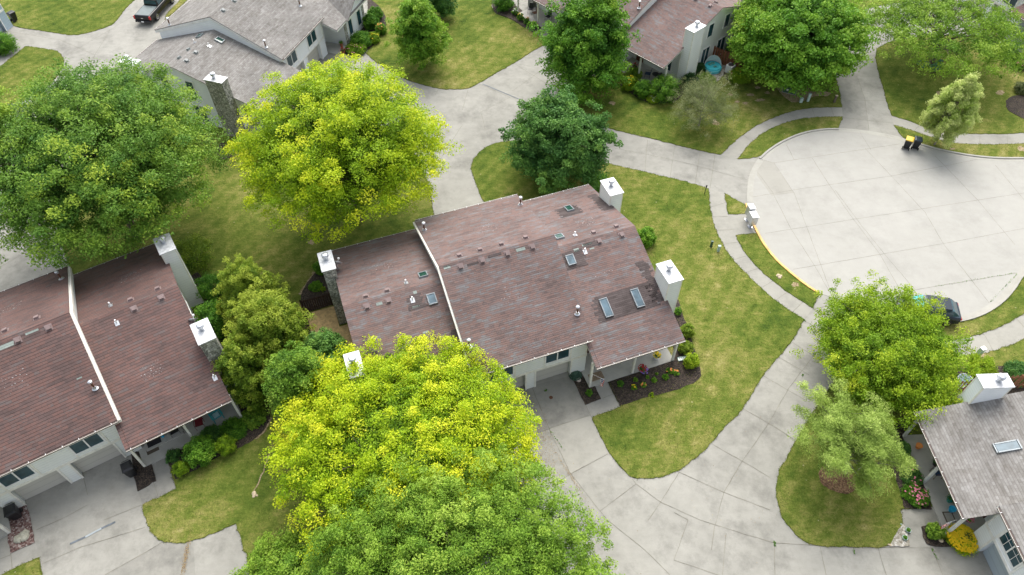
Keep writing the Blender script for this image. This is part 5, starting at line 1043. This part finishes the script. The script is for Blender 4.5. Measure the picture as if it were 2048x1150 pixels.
# upper right porch and patio
a4 = H4.rotation_euler.z
chair('patio_chair', 'dark chair with a navy cushion left of the small table on the upper right porch', loc(H4, 7.6, -.35), a4-R(60), M['dark'], kind='x', cush=M['navy'], grp='patio chairs at the upper right porch')
chair('patio_chair', 'dark chair right of the small table on the upper right porch', loc(H4, 9.2, -.2), a4+R(70), M['dark'], kind='x', cush=M['dark'], grp='patio chairs at the upper right porch')
table('small dark round table between two chairs on the upper right porch', loc(H4, 8.4, -.1), .35, .6, .1, M['dark'], 'dark')
pot('dark pot with a reddish plant at the middle post of the upper right porch', loc(H4, 5.9, -.3), .22, .4, 'dark', 'maple', fl='redf')
pot('terracotta pot on the upper right porch near the maple', loc(H4, 5.0, -.9), .2, .3, 'terra', 'maple')
p = loc(H4, 11.3, 5.5); T = thing('day_bed', 'round turquoise outdoor day bed with a white folding canopy', 'day bed', (p.x, p.y, .07), a4+R(55))
MB().lathe([(.86, 0), (.9, .1), (.9, .34), (.86, .36)], 28).build('base', simple('turquoise_wicker', (.12, .55, .62), .7), T); MB().lathe([(.82, .361), (.84, .42), (.8, .47), (.7, .485)], 28).build('cushion', simple('turquoise_cushion', (.05, .48, .56), .8), T)
mb = MB(); n, m_ = 16, 6
for j in range(m_+1):
    for i in range(n+1): ph = math.pi*i/n; th = j/m_*R(62); x = .9*math.cos(ph); rr = .9*math.sin(ph); mb.v.append((x, rr*math.cos(th)*1.0, .4+rr*math.sin(th)*1.25))
for j in range(m_):
    for i in range(n): mb.f.append((j*(n+1)+i, j*(n+1)+i+1, (j+1)*(n+1)+i+1, (j+1)*(n+1)+i))
o = mb.build('canopy', M['cream2'], T, smooth=True); s_ = o.modifiers.new('s', 'SOLIDIFY'); s_.thickness = .03
for x, y in ((-.3, -.15), (.05, -.3), (.35, 0), (-.2, .25)): MB().box(x-.17, x+.17, y-.13, y+.13, .486, .58, R(20*x*9)).build('pillow', simple('leafy_pillow', (.10, .30, .26), .9, 0, .7, 12), T, bevel=.05)
p = loc(H4, 12.75, 6.45); T = thing('air_conditioner', 'white air conditioner unit in front of the brown fence', 'air conditioner', (p.x, p.y, .06), a4); MB().box(-.36, .36, -.36, .36, .0, .8).build('housing', siding('ac_louvre', (.72, .73, .72), .06, .1), T, bevel=.03); MB().lathe([(.3, .801), (.3, .83), (.08, .84)], 18).build('fan_grille', M['dark'], T)
# top porch (left end of the same house)
for i, (u, w_, rz) in enumerate(((-9.6, -.1, 30), (-8.7, -.3, -20), (-7.1, .2, 10))): chair('metal_chair', ('wrought iron chair at the left end of the top porch', 'reddish iron chair in the middle of the top porch', 'dark iron chair right of the post on the top porch')[i], loc(H4, u, w_), a4+R(rz), M['rust'] if i == 1 else M['dark'], kind='x', grp='iron chairs on the top porch')
for u, s in ((-5.6, .75), (-5.2, .62)): pot('taller black planter against the top porch wall' if s > .7 else 'shorter black planter right of the taller one, top porch', loc(H4, u, .75), .17, s, 'black', 'dark')
mat_('small orange-brown doormat at the right end of the top porch', loc(H4, -4.6, -.6), a4, .8, .5, M['terra'])
for i, (u, w_, lab, m_) in enumerate(((-9.5, -.8, 'orange ceramic pumpkin at the top corner of the right porch', 'orange'), (-5.3, -.5, 'turquoise glazed pot on the right porch', 'bluep'), (-5.9, -.35, 'dark teal pot with a plant on the right porch', 'tealg'), (-8.3, -.2, 'pot of green leaves under the eave of the right porch', 'dark'))): pot(lab, loc(H5, u, w_), .2, .3, m_, 'maple' if i > 1 else None, z=.1)
chair('porch_chair', 'dark brown bench chair with a navy cushion on the right porch', loc(H5, -7.6, -.45), H5.rotation_euler.z, M['rust'], kind='x', cush=M['navy'])
mat_('framed grey doormat on the right porch beside the flag', loc(H5, -4.75, -.75), H5.rotation_euler.z, 1.0, .6, M['mat'], border=M['walk'])
pot('black lantern planter against the white garage wall behind the yellow mound', loc(H5, -3.55, -.45), .2, .45, 'black', 'dark', .05)
basket('pink hanging basket at the right porch', loc(H5, -4.35, -.3, 0), .9, 'pink', .22)
for x, y, lb in ((1814.5, 1062, 'white rimmed oval dish of plants on the gravel, upper one'), (1808, 1077, 'white rimmed oval dish of plants on the gravel, lower one')):
    pot(lb, G(x, y), .16, .1, 'pale', 'bright', .06, s=.5)
rockpile('white round stone at the top of the gravel', G(1804, 1051), .12, M['pale'], 1, 8)
# entry items of the grey house
pot('red flowering pot by the entry of the grey house', loc(H3, 4.7, -1.6), .2, .3, 'terra', 'maple', .05, fl='redf'); pot('potted plant on a stand at the grey house porch', loc(H3, 5.7, -.9), .18, .45, 'terra', 'bright')
# top right porch
pot('orange pot at the foot of the top right porch', G(2003, 77), .2, .3, 'terra', 'maple', .06, fl='orange')
chair('porch_chair', 'turquoise lounge chair on the top right porch', G(2044, 78), R(-72), M['cyan'], kind='x', cush=M['cyan'])
# black pipe flue bits on the drive: small drain cover
p = G(1102, 795); T = thing('drain_cover', 'small rusty round drain cover in the driveway of the middle house', 'drain cover', (p.x, p.y, .004)); MB().lathe([(.13, 0), (.13, .012)], 14).build('lid', M['rust'], T)
# ---------------------------------------------------------------- grass blades over the lawns and along their edges, fallen leaves
rs = np.random.RandomState(77)
GM = leafmat('grass_blade', [(0, (.035, .065, .008)), (.45, (.10, .135, .014)), (.75, (.20, .20, .035)), (1, (.38, .33, .12))], .3, .9)
pts = []
for o in LO:
    me = o.data; V = np.array([v.co[:] for v in me.vertices]); T3 = np.array([p.vertices[:] for p in me.polygons if len(p.vertices) == 3])
    A, B_, C_ = V[T3[:, 0]], V[T3[:, 1]], V[T3[:, 2]]; ar = np.linalg.norm(np.cross(B_-A, C_-A), axis=1)/2
    n = int(min(ar.sum(), 900)*38); i = rs.choice(len(T3), n, p=ar/ar.sum()); u, v = rs.rand(n, 1), rs.rand(n, 1); k = u+v > 1; u = np.where(k, 1-u, u); v = np.where(k, 1-v, v)
    pts.append(A[i]+(B_[i]-A[i])*u+(C_[i]-A[i])*v)
    nb = len(V)//2; E0 = V[:nb]; E1 = np.roll(E0, -1, 0); L = np.linalg.norm(E1-E0, axis=1); m_ = np.repeat(np.arange(nb), np.minimum((L*34).astype(int), 40)); t = rs.rand(len(m_), 1)
    e = E0[m_]*(1-t)+E1[m_]*t; e[:, :2] += rs.normal(size=(len(e), 2))*.035; pts.append(e)
P = np.concatenate(pts); d = np.linalg.norm(P[:, :2]-np.array([0, 40]), axis=1); P = P[d < 75]; P[:, 2] = .045+rs.rand(len(P))*.02
cl = np.sin(P[:, 0]*.9+np.sin(P[:, 1]*.7)*2)*np.cos(P[:, 1]*.8+np.sin(P[:, 0]*.5)*2)
o = leaves_mesh('grass', P, np.zeros_like(P), .085, .42+cl*.14+rs.normal(size=len(P))*.20, GM, None, rs, .9, .35); tag(o, kind='stuff')
def litter(name, c, a, b, n, rz, m_, size=.06, z=.03):
    q = G(*c); th = rs.normal(size=(n, 2))*np.array([a, b]); ca, sa = math.cos(rz), math.sin(rz); P = np.stack([q.x+th[:, 0]*ca-th[:, 1]*sa, q.y+th[:, 0]*sa+th[:, 1]*ca, np.full(n, z)+rs.rand(n)*.01], 1)
    tag(leaves_mesh(name, P, np.zeros_like(P), size, rs.rand(n), m_, None, rs, 6, .6), kind='stuff')
BM = leafmat('dry_leaf', [(0, (.14, .07, .02)), (.5, (.30, .19, .07)), (1, (.42, .34, .16))], .1)
litter('leaf_litter', (1084, 880), .35, 1.6, 900, R(12), BM, .045); litter('leaf_litter', (1140, 950), .06, 1.0, 260, R(28), BM, .04); litter('leaf_litter', (372, 1115), .08, .9, 380, R(5), BM, .05)
litter('leaf_litter', (1210, 70), 1.5, 1.5, 250, 0, BM, .05); litter('leaf_litter', (640, 470), 3.5, 2, 160, 0, BM, .05, .07); litter('leaf_litter', (1350, 880), 3, 5, 130, 0, BM, .05, .07); litter('leaf_litter', (40, 420), 2, 3, 260, 0, BM, .05)

WM = LM['bright']
for (a, b, n) in (((1610, 642), (1600, 634), 60), ((1664, 594), (1694, 609), 120), ((1629, 712), (1626, 706), 30), ((1606, 749), (1604, 752), 30), ((1980, 604), (2034, 548), 60), ((1870, 573), (2030, 546), 80), ((1548, 1083), (1550, 1092), 40), ((1707, 1098), (1708, 1108), 24), ((1864, 1098), (1875, 1120), 30), ((1098, 857), (1128, 900), 40), ((1090, 782), (1094, 779), 40), ((1240, 590), (1242, 592), 4)):
    A_, B_ = G(*a), G(*b); t = rs.rand(n, 1); P = np.array(A_)*(1-t)+np.array(B_)*t; P[:, :2] += rs.normal(size=(n, 2))*.03; P[:, 2] = .03
    tag(leaves_mesh('joint_weeds', P, np.zeros_like(P), .09, rs.rand(n)*.8, WM, None, rs, .8, .4), kind='stuff')
